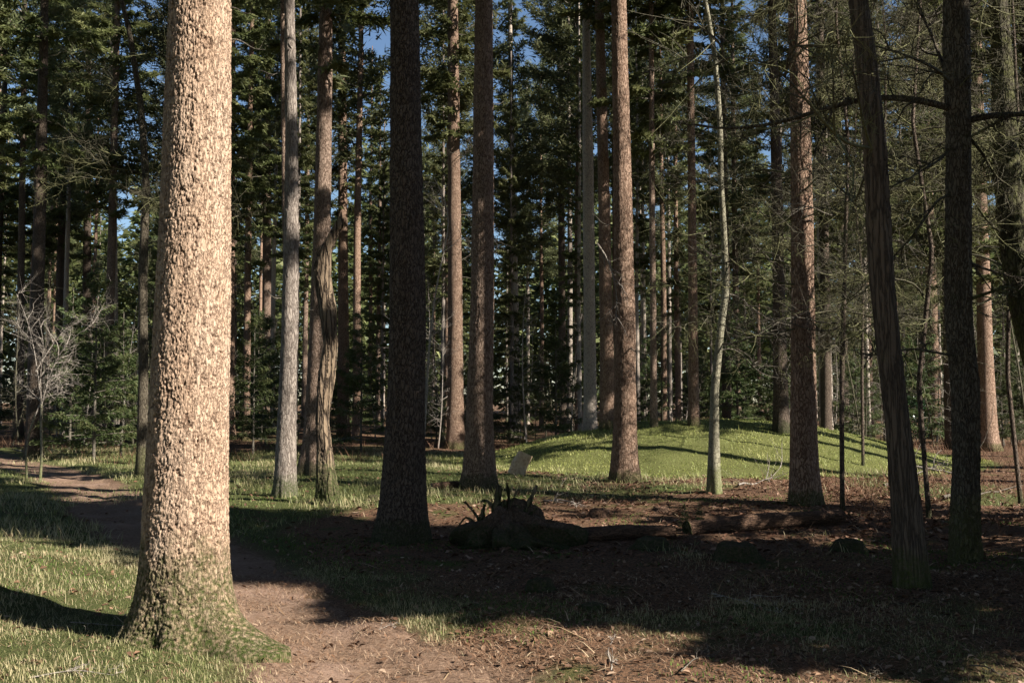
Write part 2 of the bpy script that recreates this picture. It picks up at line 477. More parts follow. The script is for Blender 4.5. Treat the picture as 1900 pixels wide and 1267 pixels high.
# ------------------------------------------------------------------ trunk builder
def trunk_mesh(name, pts, rads, sides=32, rows=120, flare=.45, flare_h=.35, lobes=5, relief=.0, cell=.06, stretch=3.2, seed=0, fine_to=None, jag=0, wob=.04, bury=.15, asym=None):
    """pts: (K,3) centre line in object space, rads per point. First point on the ground."""
    pts = np.asarray(pts, float); rads = np.asarray(rads, float)
    d = np.concatenate([[0], np.cumsum(np.linalg.norm(np.diff(pts, axis=0), axis=1))])
    tot = d[-1]
    if fine_to:
        nf = int(rows * .9)
        t = np.concatenate([np.linspace(0, fine_to, nf), np.linspace(fine_to, tot, rows - nf + 1)[1:]])
    else:
        q = np.linspace(0, 1, rows); t = tot * (.35 * q + .65 * q ** 1.8)
    # smooth centre line
    dense = resample(np.concatenate([pts, rads[:, None]], 1), 160)
    dd = np.concatenate([[0], np.cumsum(np.linalg.norm(np.diff(dense[:, :3], axis=0), axis=1))])
    dd = dd / dd[-1] * tot
    c = np.stack([np.interp(t, dd, dense[:, k]) for k in range(4)], 1)
    r = c[:, 3]; c = c[:, :3].copy()
    th = np.arange(sides) / sides * 2 * np.pi
    TH, TT = np.meshgrid(th, t)
    rr = r[:, None] * np.ones_like(TH)
    g = rng(seed)
    ph = g.uniform(0, 6.28, 4)
    lob = .55 + .45 * np.cos(lobes * TH + ph[0]) * .7 + .3 * np.cos((lobes - 2) * TH + ph[1])
    fl = np.exp(-TT / flare_h)
    rr = rr * (1 + flare * fl * (.6 + .6 * lob))
    if asym:
        a0, amt, hh, wid = asym
        dth = (TH - a0 + np.pi) % (2 * np.pi) - np.pi
        rr = rr + amt * np.exp(-(dth / wid) ** 2) * np.exp(-TT / hh)
    rr = rr * (1 + wob * (np.cos(2 * TH + ph[2] + TT * .6) * .5 + noise(np.cos(TH) * 2 + 7, TT * 1.1 + np.sin(TH) * 2, 60 + seed % 7)))
    rr = rr * (1 + .13 * fl * noise(np.cos(TH) * 3.2 + 11, np.sin(TH) * 3.2 + TT * 1.2, 63))
    crack = np.ones_like(TH); cellv = np.zeros_like(TH)
    if relief > 0:
        circ = 2 * np.pi * float(np.mean(r[:max(3, len(r) // 3)]))
        per = max(8, 4 * int(round(circ / cell / 4)))
        U = TH / (2 * np.pi) * per; V = TT / (cell * stretch) + 3
        wu = .32 * noise(U * 1.3, TT / cell * .9, 71) + .22 * noise(U * 2.7, TT / cell * 1.7, 72)
        wv = .45 * noise(U * .9 + 31, TT / cell * .5, 73)
        f1, f2, cellv = worley((U + wu) % per, V + wv, per, 900 + seed)
        dp = np.clip(.65 + .8 * noise(U * .55 + 3, TT / cell * .22, 75), .38, 1.25)
        crack = 1 - dp * (1 - sstep(.0, .20, f2 - f1))
        f1b, f2b, cb = worley((U * 2 + wu * 2) % (2 * per), V * 1.7 + wv, 2 * per, 950 + seed)
        fine = sstep(.0, .35, f2b - f1b)
        rough = noise(U * 4, TT / cell * 1.3, 74)
        rough2 = noise(U * 8, TT / cell * 2.2, 76)
        rr = rr + relief * (crack - 1) * (.7 + .4 * cellv) + relief * .30 * (fine - 1) + relief * .30 * rough + relief * .16 * rough2 + relief * .26 * cellv
        f1c, f2c, cc = worley((U / 4 + wu * .5) % max(2, per // 4), V / 3.2 + wv * .6, max(2, per // 4), 970 + seed) if per >= 16 else (0, 9, 0)
        big_ = 1 - sstep(.0, .085, np.asarray(f2c) - np.asarray(f1c))
        rr = rr - relief * .9 * big_ + relief * .5 * cc
        crack = crack * (1 - .75 * big_)
        crack = np.clip(crack * .8 + .2 * fine + .16 * rough + .10 * rough2, 0, 1)
    X = c[:, 0:1] + rr * np.cos(TH); Y = c[:, 1:2] + rr * np.sin(TH); Z = c[:, 2:3] + 0 * TH
    if jag:
        last = TT > tot - jag
        jz = noise(TH * 2.2, TH * 0 + seed, 80) * jag * .7 + noise(TH * 5, TH * 0 + 3, 81) * jag * .4
        w = np.clip((TT - (tot - jag)) / jag, 0, 1)
        Z = Z + jz * w
        rr2 = 1 - .35 * w
        X = c[:, 0:1] + (X - c[:, 0:1]) * rr2; Y = c[:, 1:2] + (Y - c[:, 1:2]) * rr2
    Z[0] -= bury
    v = np.stack([X, Y, Z], -1).reshape(-1, 3)
    R_ = len(t)
    ii = np.arange(R_ * sides).reshape(R_, sides)
    f = np.stack([ii[:-1], np.roll(ii, -1, 1)[:-1], np.roll(ii, -1, 1)[1:], ii[1:]], -1).reshape(-1, 4)
    # cap
    v = np.concatenate([v, c[-1:] - [[0, 0, jag * .8]]])
    cap = np.stack([ii[-1], np.roll(ii[-1], -1), np.full(sides, len(v) - 1)], -1)
    cr = np.concatenate([crack.ravel(), [1]]); ce = np.concatenate([cellv.ravel(), [0]])
    return make_mesh(name, v, [f, cap], {'crack': cr, 'cell': ce}, True)

# ------------------------------------------------------------------ conifer crowns
def crown_mesh(name, seed, z0, z1, rmax, n_br, cards, prof='fir', clen=.26, cw=.06, droop=.30, twigs=True, lean_top=.8):
    g = rng(seed)
    H = z1 - z0
    zz = z0 + H * np.sort(g.uniform(0, 1, n_br) ** .95)
    q = (zz - z0) / H
    if prof == 'fir': rad = rmax * np.minimum(1, .55 + q * 2.2) * (1 - q) ** .65 + .12
    elif prof == 'pine': rad = rmax * np.sqrt(np.clip(1 - (2 * q - .85) ** 2, 0.12, 1))
    else: rad = rmax * (1 - q) ** .85 + .06
    Lb = rad * g.uniform(.55, 1.15, n_br)
    az = np.arange(n_br) * 2.39996 + g.uniform(-.6, .6, n_br)
    dirs = np.stack([np.cos(az), np.sin(az), 0 * az], 1)
    up = g.uniform(.0, .35, n_br) + .5 * q - (.10 if prof != 'pine' else -.25)
    dr = droop * g.uniform(.5, 1.4, n_br) * (1 - .6 * q)
    def pos(b, t):
        L = Lb[b]
        return np.stack([dirs[b, 0] * L * t, dirs[b, 1] * L * t, zz[b] + L * (up[b] * t - dr[b] * t ** 2 + .12 * t ** 4)], -1)
    # needle sprays: triangles laid along twigs that leave the branch on both sides
    w = Lb / Lb.sum()
    b = g.choice(n_br, cards, p=w)
    t = g.beta(1.7, 1.1, cards)
    side = g.choice([-1, 1], cards)
    half = (.42 if prof != 'pine' else .30) * Lb[b] * (1.05 - t) ** .8 * .9 + .04
    # cluster twigs: quantise t so that cards sit in sprays with gaps between them
    nt_ = np.maximum(4, (Lb[b] / .16)).astype(int)
    tq = (np.floor(t * nt_) + .5) / nt_ + g.normal(0, .012, cards)
    s = g.uniform(0, 1, cards)
    base = pos(b, tq)
    out = dirs[b]; lat = np.stack([-out[:, 1], out[:, 0], 0 * b], -1) * side[:, None]
    sd = norm(out * .75 + lat * .8 + np.array([0, 0, -.18]))
    p = base + sd * (s * half)[:, None] + np.stack([g.normal(0, .02, cards), g.normal(0, .02, cards), -.22 * (s * half) ** 1.5 + g.normal(0, .03, cards)], -1)
    if prof == 'pine':
        p = p + g.normal(0, .10, (cards, 3)); 
    ld = norm(sd * .9 + g.normal(0, .45, (cards, 3)) + np.array([0, 0, -.1 if prof != 'pine' else .25]))
    nn = norm(np.array([0, 0, 1.]) + g.normal(0, .55, (cards, 3)))
    wd = norm(np.cross(ld, nn))
    l = clen * g.uniform(.6, 1.3, cards)[:, None]; ww = cw * g.uniform(.6, 1.3, cards)[:, None]
    v = np.stack([p - ld * l * .3 + wd * ww * .5, p - ld * l * .3 - wd * ww * .5, p + ld * l * .7], 1).reshape(-1, 3)
    f = np.arange(cards * 3).reshape(-1, 3)
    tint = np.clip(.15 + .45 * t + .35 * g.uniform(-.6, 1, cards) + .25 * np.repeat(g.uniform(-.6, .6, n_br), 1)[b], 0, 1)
    parts = [(v, f)]
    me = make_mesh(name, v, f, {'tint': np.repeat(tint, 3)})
    # the crown's own wood
    tt = np.linspace(0, 1, 6)
    P = np.stack([pos(np.arange(n_br), np.full(n_br, k)) for k in tt], 1)
    R = (.010 + .012 * Lb[:, None]) * (1.05 - tt[None])
    tv_, tf_ = tubes(P, R, 3)
    wme = make_mesh(name + '_limb', tv_, tf_, None, True)
    return me, wme

# bare, twiggy branches along a given main line
def branchify(main, r0, seed, n1=10, n2=4, l1=.5, spread=.9, sides=4, up=.0, n3=0, r1=.012, taper=.15):
    g = rng(seed)
    main = np.asarray(main, float)
    if len(main) < 10: main = resample(main, 14)
    K = len(main)
    L = np.linalg.norm(np.diff(main, axis=0), axis=1).sum()
    parts = [tubes(main[None], (r0 * (1 - (1 - taper) * np.linspace(0, 1, K)))[None], sides + 1)]
    def kids(P, n, length, rad, k):
        """P (N,K,3): children along each"""
        Nn, Kk, _ = P.shape
        t = g.uniform(.12, .98, (Nn, n)) * (Kk - 1)
        i = np.minimum(t.astype(int), Kk - 2); fr = (t - i)[..., None]
        idx = np.arange(Nn)[:, None]
        p0 = P[idx, i] * (1 - fr) + P[idx, i + 1] * fr
        tg = norm(P[idx, i + 1] - P[idx, i])
        rd = g.normal(0, 1, (Nn, n, 3)); rd = norm(rd - (rd * tg).sum(-1, keepdims=True) * tg)
        d0 = norm(tg * g.uniform(.4, 1, (Nn, n, 1)) + rd * spread + np.array([0, 0, up]))
        ln = length * g.uniform(.35, 1.2, (Nn, n)) * (1.1 - .6 * t / (Kk - 1))
        steps = np.linspace(0, 1, k)
        curl = g.normal(0, .35, (Nn, n, 1, 3)); curl2 = g.normal(0, .22, (Nn, n, 1, 3))
        Q = p0[:, :, None, :] + (d0[:, :, None, :] * steps[None, None, :, None] + curl * (steps ** 2)[None, None, :, None] + curl2 * (np.sin(steps * 6))[None, None, :, None] * .25) * ln[:, :, None, None]
        Q = Q.reshape(-1, k, 3)
        R = rad * (1 - .8 * steps)[None] * g.uniform(.6, 1.2, (Nn * n, 1))
        return Q, R
    Q1, R1 = kids(main[None], n1, l1 * L, min(r1, r0 * .6), 7)
    parts.append(tubes(Q1, R1, sides))
    if n2:
        Q2, R2 = kids(Q1, n2, l1 * L * .5, max(.0028, r1 * .45), 5)
        parts.append(tubes(Q2, R2, 3))
        if n3:
            Q3, R3 = kids(Q2, n3, l1 * L * .25, max(.0022, r1 * .28), 4)
            parts.append(tubes(Q3, R3, 3))
    return join(parts)

def bare_branch_mesh(name, seed, L=1.6, r0=.016, **kw):
    g = rng(seed)
    t = np.linspace(0, 1, 12)
    a = g.uniform(-.25, .25); b = g.uniform(-.35, .2); c = g.uniform(-.15, .15)
    main = np.stack([t * L, L * (a * t ** 2 + c * np.sin(t * 5) * .3), L * (b * t ** 2 + .1 * t + .05 * np.sin(t * 7 + seed))], 1)
    v, f = branchify(main, r0, seed + 5, **kw)
    return make_mesh(name, v, f, None, True)

CROWN = {}
def crowns(kind):
    return CROWN[kind]
CROWN['fir'] = [crown_mesh('fir_crown', 300 + k, 10.5 + 1.2 * k, 27.0, 2.0, 100, 12000, 'fir', .30, .075) for k in range(3)]
CROWN['fir_low'] = [crown_mesh('fir_crown', 320 + k, 6.0 + .8 * k, 25.0, 1.9, 120, 15000, 'fir', .30, .075) for k in range(4)]
CROWN['pine'] = [crown_mesh('pine_crown', 340 + k, 9.0 + .8 * k, 23.5, 2.4, 80, 13000, 'pine', .30, .07) for k in range(3)]
CROWN['young'] = [crown_mesh('spruce_crown', 360 + k, .25, 4.2, 1.2, 64, 10000, 'spruce', .13, .024, .18) for k in range(3)]
CROWN['shade'] = [crown_mesh('spruce_crown', 380 + k, 1.0, 21.0, 2.1, 190, 21000, 'fir', .34, .11, .25) for k in range(2)]

BARE = [bare_branch_mesh('bare_branch', 500 + k, 1.7, .014, n1=9, n2=4, n3=0, l1=.42) for k in range(6)]
BARE_FINE = [bare_branch_mesh('bare_branch', 520 + k, 2.1, .014, n1=12, n2=6, n3=2, l1=.42, r1=.009) for k in range(5)]
STUB = [bare_branch_mesh('branch_stub', 540 + k, .55, .014, n1=2, n2=0, l1=.4) for k in range(4)]
for me in BARE + STUB: me.materials.append(M['twig'])
for me in BARE_FINE: me.materials.append(M['twig_moss'])

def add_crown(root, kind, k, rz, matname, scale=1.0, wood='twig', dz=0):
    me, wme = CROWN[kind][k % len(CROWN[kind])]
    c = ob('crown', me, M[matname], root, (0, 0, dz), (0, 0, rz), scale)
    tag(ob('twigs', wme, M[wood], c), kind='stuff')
    return c

def add_branches(root, path_fn, z_lo, z_hi, n, seed, lib=None, smin=.6, smax=1.3, mat=None, rad=.15):
    g = rng(seed)
    lib = lib or BARE
    for k in range(n):
        z = g.uniform(z_lo, z_hi); az = g.uniform(0, 6.283)
        x, y = path_fn(z)
        s = g.uniform(smin, smax)
        ob('branch', lib[int(g.integers(len(lib)))], None, root, (x + math.cos(az) * rad * .7, y + math.sin(az) * rad * .7, z),
           (g.uniform(-.3, .3), g.uniform(-.35, .25), az), s)

# ------------------------------------------------------------------ the trees one can tell apart
def tree(px_base, py_base, line, widths, mat, label, H=26, crown=('fir', 0, 'fir_leaf'), sides=40, rows=150, flare=.35, flare_h=.35, relief=0, cell=.06,
         seed=0, name='fir_tree', branches=0, br_z=(3, 9), lib=None, group=None, wob=.03, crown_dz=0, stubs=0, cat='tree', Y=None, asym=None, stretch=3.2, fine_to=None, jag=0, cscale=1.0, lobes=5):
    """line: photo points (px, py) of the trunk's axis from the ground up; widths: trunk width in photo px at each"""
    b = ground_at(px_base, py_base) if Y is None else np.array([at(px_base, py_base, Y)[0], Y, 0.])
    b[2] = gz(b[0], b[1])
    Yd = b[1]
    pts = [np.zeros(3)]; rads = [widths[0] / FPX * Yd / 2]
    for (px, py), w in zip(line, widths):
        p = at(px, py, Yd) - b
        if p[2] <= pts[-1][2] + .05: continue
        pts.append(p); rads.append(w / FPX * Yd / 2)
    rads[0] = rads[1] if len(rads) > 1 else rads[0]
    pts[0][0] = pts[1][0] + (pts[0][0] - pts[1][0]) * .6
    if H > pts[-1][2] + .5:
        slope = (pts[-1] - pts[-2]) / max(.1, (pts[-1][2] - pts[-2][2]))
        dz = H - pts[-1][2]
        for q in (.33, .66, 1.0):
            e = pts[len(line) if False else -1]
            z = pts[-1][2]
            tgt = (H - dz) + dz * q
            pts.append(pts[-1] + slope * .5 * (tgt - z) * np.array([1, 1, 0]) + np.array([0, 0, tgt - z]))
            rads.append(max(.03, rads[-1] * (1 - .38 * q)))
    root = thing(name, b, label, cat, group)
    me = trunk_mesh('trunk', pts, rads, sides, rows, flare, flare_h, relief=relief, cell=cell, seed=seed, wob=wob, asym=asym, stretch=stretch, fine_to=fine_to, jag=jag, lobes=lobes)
    tr = ob('trunk', me, M[mat], root)
    pa = np.array(pts)
    fn = lambda z: (float(np.interp(z, pa[:, 2], pa[:, 0])), float(np.interp(z, pa[:, 2], pa[:, 1])))
    if crown:
        k, i, m = crown
        c = add_crown(root, k, i, seed * 1.7, m, cscale, dz=crown_dz)
        x, y = fn(14); c.location.x = x; c.location.y = y
    if branches: add_branches(root, fn, br_z[0], br_z[1], branches, seed + 77, lib, rad=rads[1])
    if stubs: add_branches(root, fn, 2.0, min(9, H * .4), stubs, seed + 99, STUB, .4, 1.1, rad=rads[1])
    return root, fn, pts

# big fir beside the path
hero, hero_fn, _ = tree(345, 1185, [(342, 1080), (343, 1000), (350, 800), (356, 600), (363, 400), (367, 200), (371, 0)], [152, 148, 142, 132, 124, 117, 110], 'hero',
     'massive sunlit tan barked fir with a mossy flared foot beside the path', H=29, crown=('fir', 2, 'fir_leaf'), cscale=(2.0, 2.0, 1.0), sides=250, rows=1000, flare=.46, flare_h=.19,
     relief=.012, cell=.024, stretch=4.6, seed=3, fine_to=5.7, stubs=0, asym=(-.55, .42, .15, .38), crown_dz=1.5)
for (px, py, s, az) in ((424, 18, .35, .15), (424, 75, .5, .3), (412, 62, .12, -1.2)):
    z = at(px, py, hero.location.y)[2]
    x, y = hero_fn(z)
    ob('branch', STUB[0], None, hero, (x + .17 * math.cos(az), y + .17 * math.sin(az), z), (0, .1, az), s)
# the second one, deep in shade
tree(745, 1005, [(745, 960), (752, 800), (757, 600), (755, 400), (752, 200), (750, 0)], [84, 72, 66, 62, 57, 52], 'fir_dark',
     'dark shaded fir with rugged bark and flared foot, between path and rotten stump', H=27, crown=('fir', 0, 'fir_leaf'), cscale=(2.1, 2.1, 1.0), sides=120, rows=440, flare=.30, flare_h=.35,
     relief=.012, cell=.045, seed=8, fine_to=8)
tree(887, 908, [(888, 860), (889, 800), (894, 600), (896, 400), (897, 200), (898, 0)], [56, 50, 45, 41, 37, 32], 'fir',
     'tall brown fir with shadow blotches, right behind the rotten uprooted stump', H=27, crown=('fir', 1, 'fir_leaf'), cscale=(1.0, 1.0, 1.0), sides=90, rows=380, flare=.3, flare_h=.4, relief=.011, cell=.05, seed=12, fine_to=11, stubs=3)
tree(1158, 895, [(1159, 850), (1160, 780), (1160, 600), (1156, 400), (1152, 200), (1148, 0)], [46, 41, 38, 35, 31, 27], 'red',
     'straight reddish fir standing in front of the grassy mound', H=27, crown=('fir', 2, 'fir_leaf'), cscale=(1.0, 1.0, 1.0), sides=80, rows=360, flare=.4, flare_h=.35, relief=.010, cell=.05, seed=15, fine_to=12, stubs=6)
tree(1492, 935, [(1492, 890), (1491, 800), (1490, 600), (1488, 400), (1484, 200), (1479, 0)], [52, 47, 44, 40, 36, 32], 'red',
     'red barked fir behind the fallen log with many dry branches across it', H=26, crown=('fir_low', 0, 'fir_leaf'), cscale=(1.0, 1.0, 1.0), sides=80, rows=340, flare=.3, flare_h=.3, relief=.010, cell=.05, seed=19, fine_to=10,
     branches=30, br_z=(2.2, 9), lib=BARE_FINE, crown_dz=2.5)
tree(845, 832, [(845, 780), (845, 700), (844, 500), (842, 250), (840, 0)], [32, 29, 26, 23, 19], 'red',
     'reddish fir beyond the glade with a dense leafy collar high on its trunk', H=27, crown=('fir', 0, 'fir_leaf'), sides=48, rows=200, flare=.3, flare_h=.4, seed=21, branches=10, br_z=(5, 10), stubs=4)
tree(528, 922, [(530, 860), (533, 750), (540, 500), (541, 250), (537, 0)], [38, 33, 28, 23, 18], 'grey',
     'grey furrowed fir with a pale upper trunk, next to the broken snag', H=24, crown=('fir', 1, 'fir_leaf'), sides=64, rows=260, flare=.22, flare_h=.3, relief=.008, cell=.05, seed=25, fine_to=9, stubs=3)
tree(540, 898, [(539, 850), (534, 600), (528, 300), (525, 0)], [17, 14, 12, 10], 'fir',
     'thin brown fir half hidden behind the grey furrowed fir', H=22, crown=('pine', 0, 'pine_leaf'), sides=32, rows=90, seed=26, stubs=2)
tree(577, 880, [(582, 820), (588, 700), (597, 450), (602, 200), (605, 0)], [38, 35, 32, 28, 24], 'fir',
     'leaning brown fir directly behind the broken snag', H=26, crown=('fir_low', 1, 'fir_leaf'), sides=64, rows=240, flare=.5, flare_h=.45, relief=.008, cell=.05, seed=29, fine_to=11, crown_dz=1.6)
tree(637, 810, [(637, 760), (637, 600), (636, 350), (634, 0)], [22, 20, 17, 13], 'red',
     'slender sunlit reddish fir a little beyond the broken snag', H=25, crown=('fir_low', 2, 'fir_leaf'), sides=40, rows=120, flare=.25, seed=31, stubs=3, crown_dz=2.0)
tree(426, 815, [(426, 770), (427, 600), (429, 300), (431, 0)], [19, 17, 15, 12], 'red',
     'sunlit reddish fir at the edge of the dark young spruces, peeking past the massive trunk', H=25, crown=('fir', 0, 'fir_leaf'), sides=40, rows=120, seed=33, branches=6, br_z=(3, 9))
tree(495, 802, [(495, 760), (495, 600), (496, 300), (498, 0)], [19, 17, 14, 10], 'fir',
     'fir with dead snapped side branches above the young spruces', H=24, crown=('fir_low', 3, 'fir_leaf'), sides=36, rows=110, seed=35, branches=14, br_z=(3, 10), lib=BARE, crown_dz=2)
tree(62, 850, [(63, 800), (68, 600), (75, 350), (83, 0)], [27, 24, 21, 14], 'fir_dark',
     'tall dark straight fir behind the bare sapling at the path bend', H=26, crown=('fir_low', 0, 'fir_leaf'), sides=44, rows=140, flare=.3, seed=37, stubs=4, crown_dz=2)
tree(264, 886, [(264, 840), (266, 700), (265, 500), (272, 350), (262, 200), (240, 60), (225, 0)], [20, 18, 16, 14, 12, 9, 8], 'oak',
     'crooked grey broadleaf tree leaning over the path behind the massive trunk', H=14, crown=None, sides=36, rows=140, seed=39, name='bare_oak_tree', branches=22, br_z=(4, 13), lib=BARE_FINE)
tree(213, 806, [(213, 770), (212, 600), (210, 350), (207, 0)], [15, 14, 12, 9], 'pale',
     'pale pinkish pine with a sunlit lower trunk by the young spruce', H=23, crown=('pine', 1, 'pine_leaf'), sides=32, rows=90, seed=41, stubs=5)
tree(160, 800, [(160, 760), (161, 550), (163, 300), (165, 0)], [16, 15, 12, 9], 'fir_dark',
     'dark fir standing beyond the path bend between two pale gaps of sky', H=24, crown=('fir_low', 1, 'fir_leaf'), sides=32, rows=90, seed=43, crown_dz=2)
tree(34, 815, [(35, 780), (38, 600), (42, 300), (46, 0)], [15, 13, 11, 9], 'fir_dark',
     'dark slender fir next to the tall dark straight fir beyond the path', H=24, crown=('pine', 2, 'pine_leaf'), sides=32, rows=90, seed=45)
tree(958, 812, [(959, 760), (957, 600), (952, 350), (947, 100), (946, 0)], [14, 12, 10, 8, 7], 'pale',
     'very thin pale pole of a fir with a tufted crown, beyond the glade', H=14, crown=('pine', 0, 'pine_leaf'), sides=24, rows=90, seed=47, crown_dz=-3.2, cscale=.85)
tree(1094, 798, [(1095, 760), (1094, 600), (1091, 300), (1087, 0)], [25, 22, 20, 14], 'pale',
     'smooth pale grey trunk at the left shoulder of the mound', H=26, crown=('fir', 1, 'fir_leaf'), sides=40, rows=120, flare=.2, seed=49, branches=8, br_z=(8, 14), stubs=6)
tree(1127, 796, [(1127, 760), (1125, 600), (1119, 300), (1112, 0)], [28, 25, 21, 16], 'red',
     'dark red brown fir between the smooth pale trunk and the straight reddish fir', H=26, crown=('fir_low', 2, 'fir_leaf'), sides=40, rows=120, flare=.2, seed=51, crown_dz=3)
tree(1045, 800, [(1045, 760), (1043, 600), (1041, 300), (1038, 0)], [15, 13, 12, 10], 'fir_dark',
     'straight blackish fir pole beyond the foot of the mound', H=24, crown=('fir_low', 3, 'fir_leaf'), sides=28, rows=80, seed=53, crown_dz=3)
tree(1213, 792, [(1213, 760), (1212, 600), (1210, 400), (1208, 0)], [13, 12, 11, 9], 'fir',
     'thin forked fir just behind the mound crest by the reddish fir', H=23, crown=('fir_low', 0, 'fir_leaf'), sides=28, rows=80, seed=55, crown_dz=1)
tree(1288, 790, [(1287, 740), (1286, 600), (1283, 300), (1280, 0)], [19, 17, 15, 12], 'red',
     'fir with a sunlit strip rising behind the middle of the mound', H=24, crown=('fir_low', 1, 'fir_leaf'), sides=36, rows=100, seed=57, branches=10, br_z=(2, 9), crown_dz=2)
tree(1449, 800, [(1449, 760), (1446, 600), (1440, 300), (1432, 0)], [27, 24, 19, 15], 'fir_dark',
     'dark fir at the back of the mound near its right shoulder', H=24, crown=('fir_low', 2, 'fir_leaf'), sides=36, rows=100, seed=59, branches=12, br_z=(2, 9), lib=BARE_FINE, crown_dz=3)
tree(1833, 836, [(1832, 790), (1828, 650), (1822, 450), (1816, 250), (1810, 0)], [34, 27, 23, 20, 16], 'red',
     'sunlit orange fir with flared foot behind the dark oak', H=25, crown=('fir', 2, 'fir_leaf'), sides=48, rows=140, flare=.55, flare_h=.3, seed=61, branches=8, br_z=(3, 9), lib=BARE_FINE)
tree(1737, 815, [(1736, 770), (1730, 600), (1722, 350), (1712, 0)], [24, 20, 17, 13], 'red',
     'shaded fir with a reddish foot beside the holly bush', H=24, crown=('fir_low', 0, 'fir_leaf'), sides=36, rows=110, seed=63, branches=12, br_z=(2, 8), lib=BARE_FINE, crown_dz=2.5)

# slim pale crooked tree in front of the mound
tree(1324, 915, [(1325, 880), (1325, 800), (1326, 720), (1336, 620), (1347, 540), (1344, 450), (1338, 350), (1336, 230), (1326, 100), (1308, 0)], [25, 19, 16, 14, 13, 12, 11, 10, 9, 8], 'slim',
     'slim pale crooked broadleaf tree in front of the mound', H=11, crown=None, sides=36, rows=260, flare=.25, flare_h=.2, seed=65, name='slim_bare_tree', branches=16, br_z=(2.2, 10.5), lib=BARE, wob=.05)
# leaning dead trunk with peeling wood
tree(1690, 1088, [(1686, 1000), (1676, 880), (1662, 760), (1648, 640), (1636, 520), (1630, 400), (1624, 280), (1608, 120), (1592, 0)], [58, 50, 46, 44, 44, 44, 42, 38, 34], 'dead',
     'leaning dead trunk with stripped weathered wood in front of the oak', H=9.5, crown=None, sides=90, rows=340, flare=.22, flare_h=.25, relief=.010, cell=.07, stretch=9, seed=67, name='dead_tree', wob=.07,
     branches=8, br_z=(3.2, 8), lib=BARE_FINE)
# oak
oak, oak_fn, oak_pts = tree(1790, 1040, [(1790, 980), (1793, 860), (1792, 720), (1780, 600), (1778, 480), (1779, 340), (1779, 220), (1776, 100), (1774, 0)], [54, 48, 46, 45, 42, 40, 42, 46, 44], 'oak',
     'dark gnarled oak with mossy limbs and twisted side branches', H=12, crown=None, sides=90, rows=320, flare=.22, flare_h=.25, relief=.012, cell=.05, stretch=3, seed=69, name='oak_tree', wob=.09, branches=10, br_z=(4, 11), lib=BARE_FINE)
oy = oak.location.y
def limb(root, pix, dY, r0, seed, mat, n1=9, n2=5, n3=2, l1=.35, r1=.012):
    base = np.array(root.location)
    Yb = root.location.y
    pts = np.array([at(px, py, Yb + d) - base for (px, py), d in zip(pix, dY)])
    v, f = branchify(resample(pts, 22), r0, seed, n1=n1, n2=n2, n3=n3, l1=l1, r1=r1, taper=.3)
    return ob('limb', make_mesh('limb', v, f, None, True), M[mat], root)
limb(oak, [(1778, 205), (1700, 183), (1610, 180), (1520, 205), (1430, 232), (1340, 240), (1290, 232)], [0, -.1, .3, .5, .7, .9, 1.1], .040, 1, 'oak', 14, 6, 2, .24)
limb(oak, [(1790, 225), (1840, 215), (1900, 212), (1990, 230)], [0, -.2, -.4, -.6], .040, 2, 'oak', 8, 5, 2, .35)
limb(oak, [(1765, 155), (1740, 130), (1700, 110), (1650, 92), (1600, 80)], [0, -.4, -.7, -.9, -1.0], .020, 3, 'twig_moss', 8, 4, 1, .4)
limb(oak, [(1760, 150), (1735, 80), (1712, 30), (1690, -40)], [0, .3, .4, .5], .024, 4, 'oak', 8, 4, 1, .4)
limb(oak, [(1770, 270), (1740, 300), (1720, 310), (1690, 330), (1660, 345)], [0, -.3, -.5, -.7, -.9], .015, 5, 'twig_moss', 8, 4, 1, .4)
limb(oak, [(1785, 240), (1820, 280), (1850, 330), (1880, 350)], [0, .2, .5, .7], .022, 6, 'mossy', 8, 5, 1, .4)
limb(oak, [(1768, 360), (1740, 370), (1700, 430), (1655, 480), (1620, 510)], [0, -.2, -.3, -.1, 0.2], .016, 7, 'twig_moss', 10, 5, 1, .4)
limb(oak, [(1785, 560), (1830, 545), (1870, 530), (1930, 560)], [0, -.2, -.4, -.5], .022, 8, 'mossy', 8, 5, 1, .4)
limb(oak, [(1778, 660), (1740, 655), (1690, 645), (1640, 660), (1600, 655)], [0, -.2, -.2, .1, .3], .014, 9, 'twig_moss', 10, 6, 1, .35)
limb(oak, [(1780, 480), (1830, 500), (1900, 520)], [0, .2, .4], .02, 10, 'oak', 8, 5, 1, .4)
limb(oak, [(1780, 40), (1810, -20), (1850, -90)], [0, .2, .4], .03, 11, 'oak', 8, 5, 1, .4)
# the mossy oak at the edge of the frame
moak, moak_fn, _ = tree(1985, 960, [(1980, 920), (1960, 820), (1935, 700), (1905, 580), (1880, 450), (1868, 330), (1862, 200), (1855, 60), (1850, -60)], [60, 56, 52, 50, 50, 46, 40, 34, 28], 'mossy',
     'leaning oak trunk coated in bright green moss beyond the dark gnarled oak', H=10, crown=None, sides=80, rows=260, flare=.2, relief=.01, cell=.05, seed=71, name='oak_tree', wob=.1, branches=8, br_z=(3, 9), lib=BARE_FINE)
limb(moak, [(1905, 560), (1860, 540), (1830, 560), (1790, 575), (1740, 560)], [0, -.3, -.6, -.7, -.8], .025, 21, 'mossy', 10, 5, 1, .35)
limb(moak, [(1880, 440), (1840, 420), (1810, 380), (1790, 330)], [0, -.3, -.4, -.6], .025, 22, 'mossy', 8, 5, 1, .4)
limb(moak, [(1868, 300), (1900, 200), (1930, 120)], [0, .3, .4], .03, 23, 'mossy', 8, 5, 1, .4)

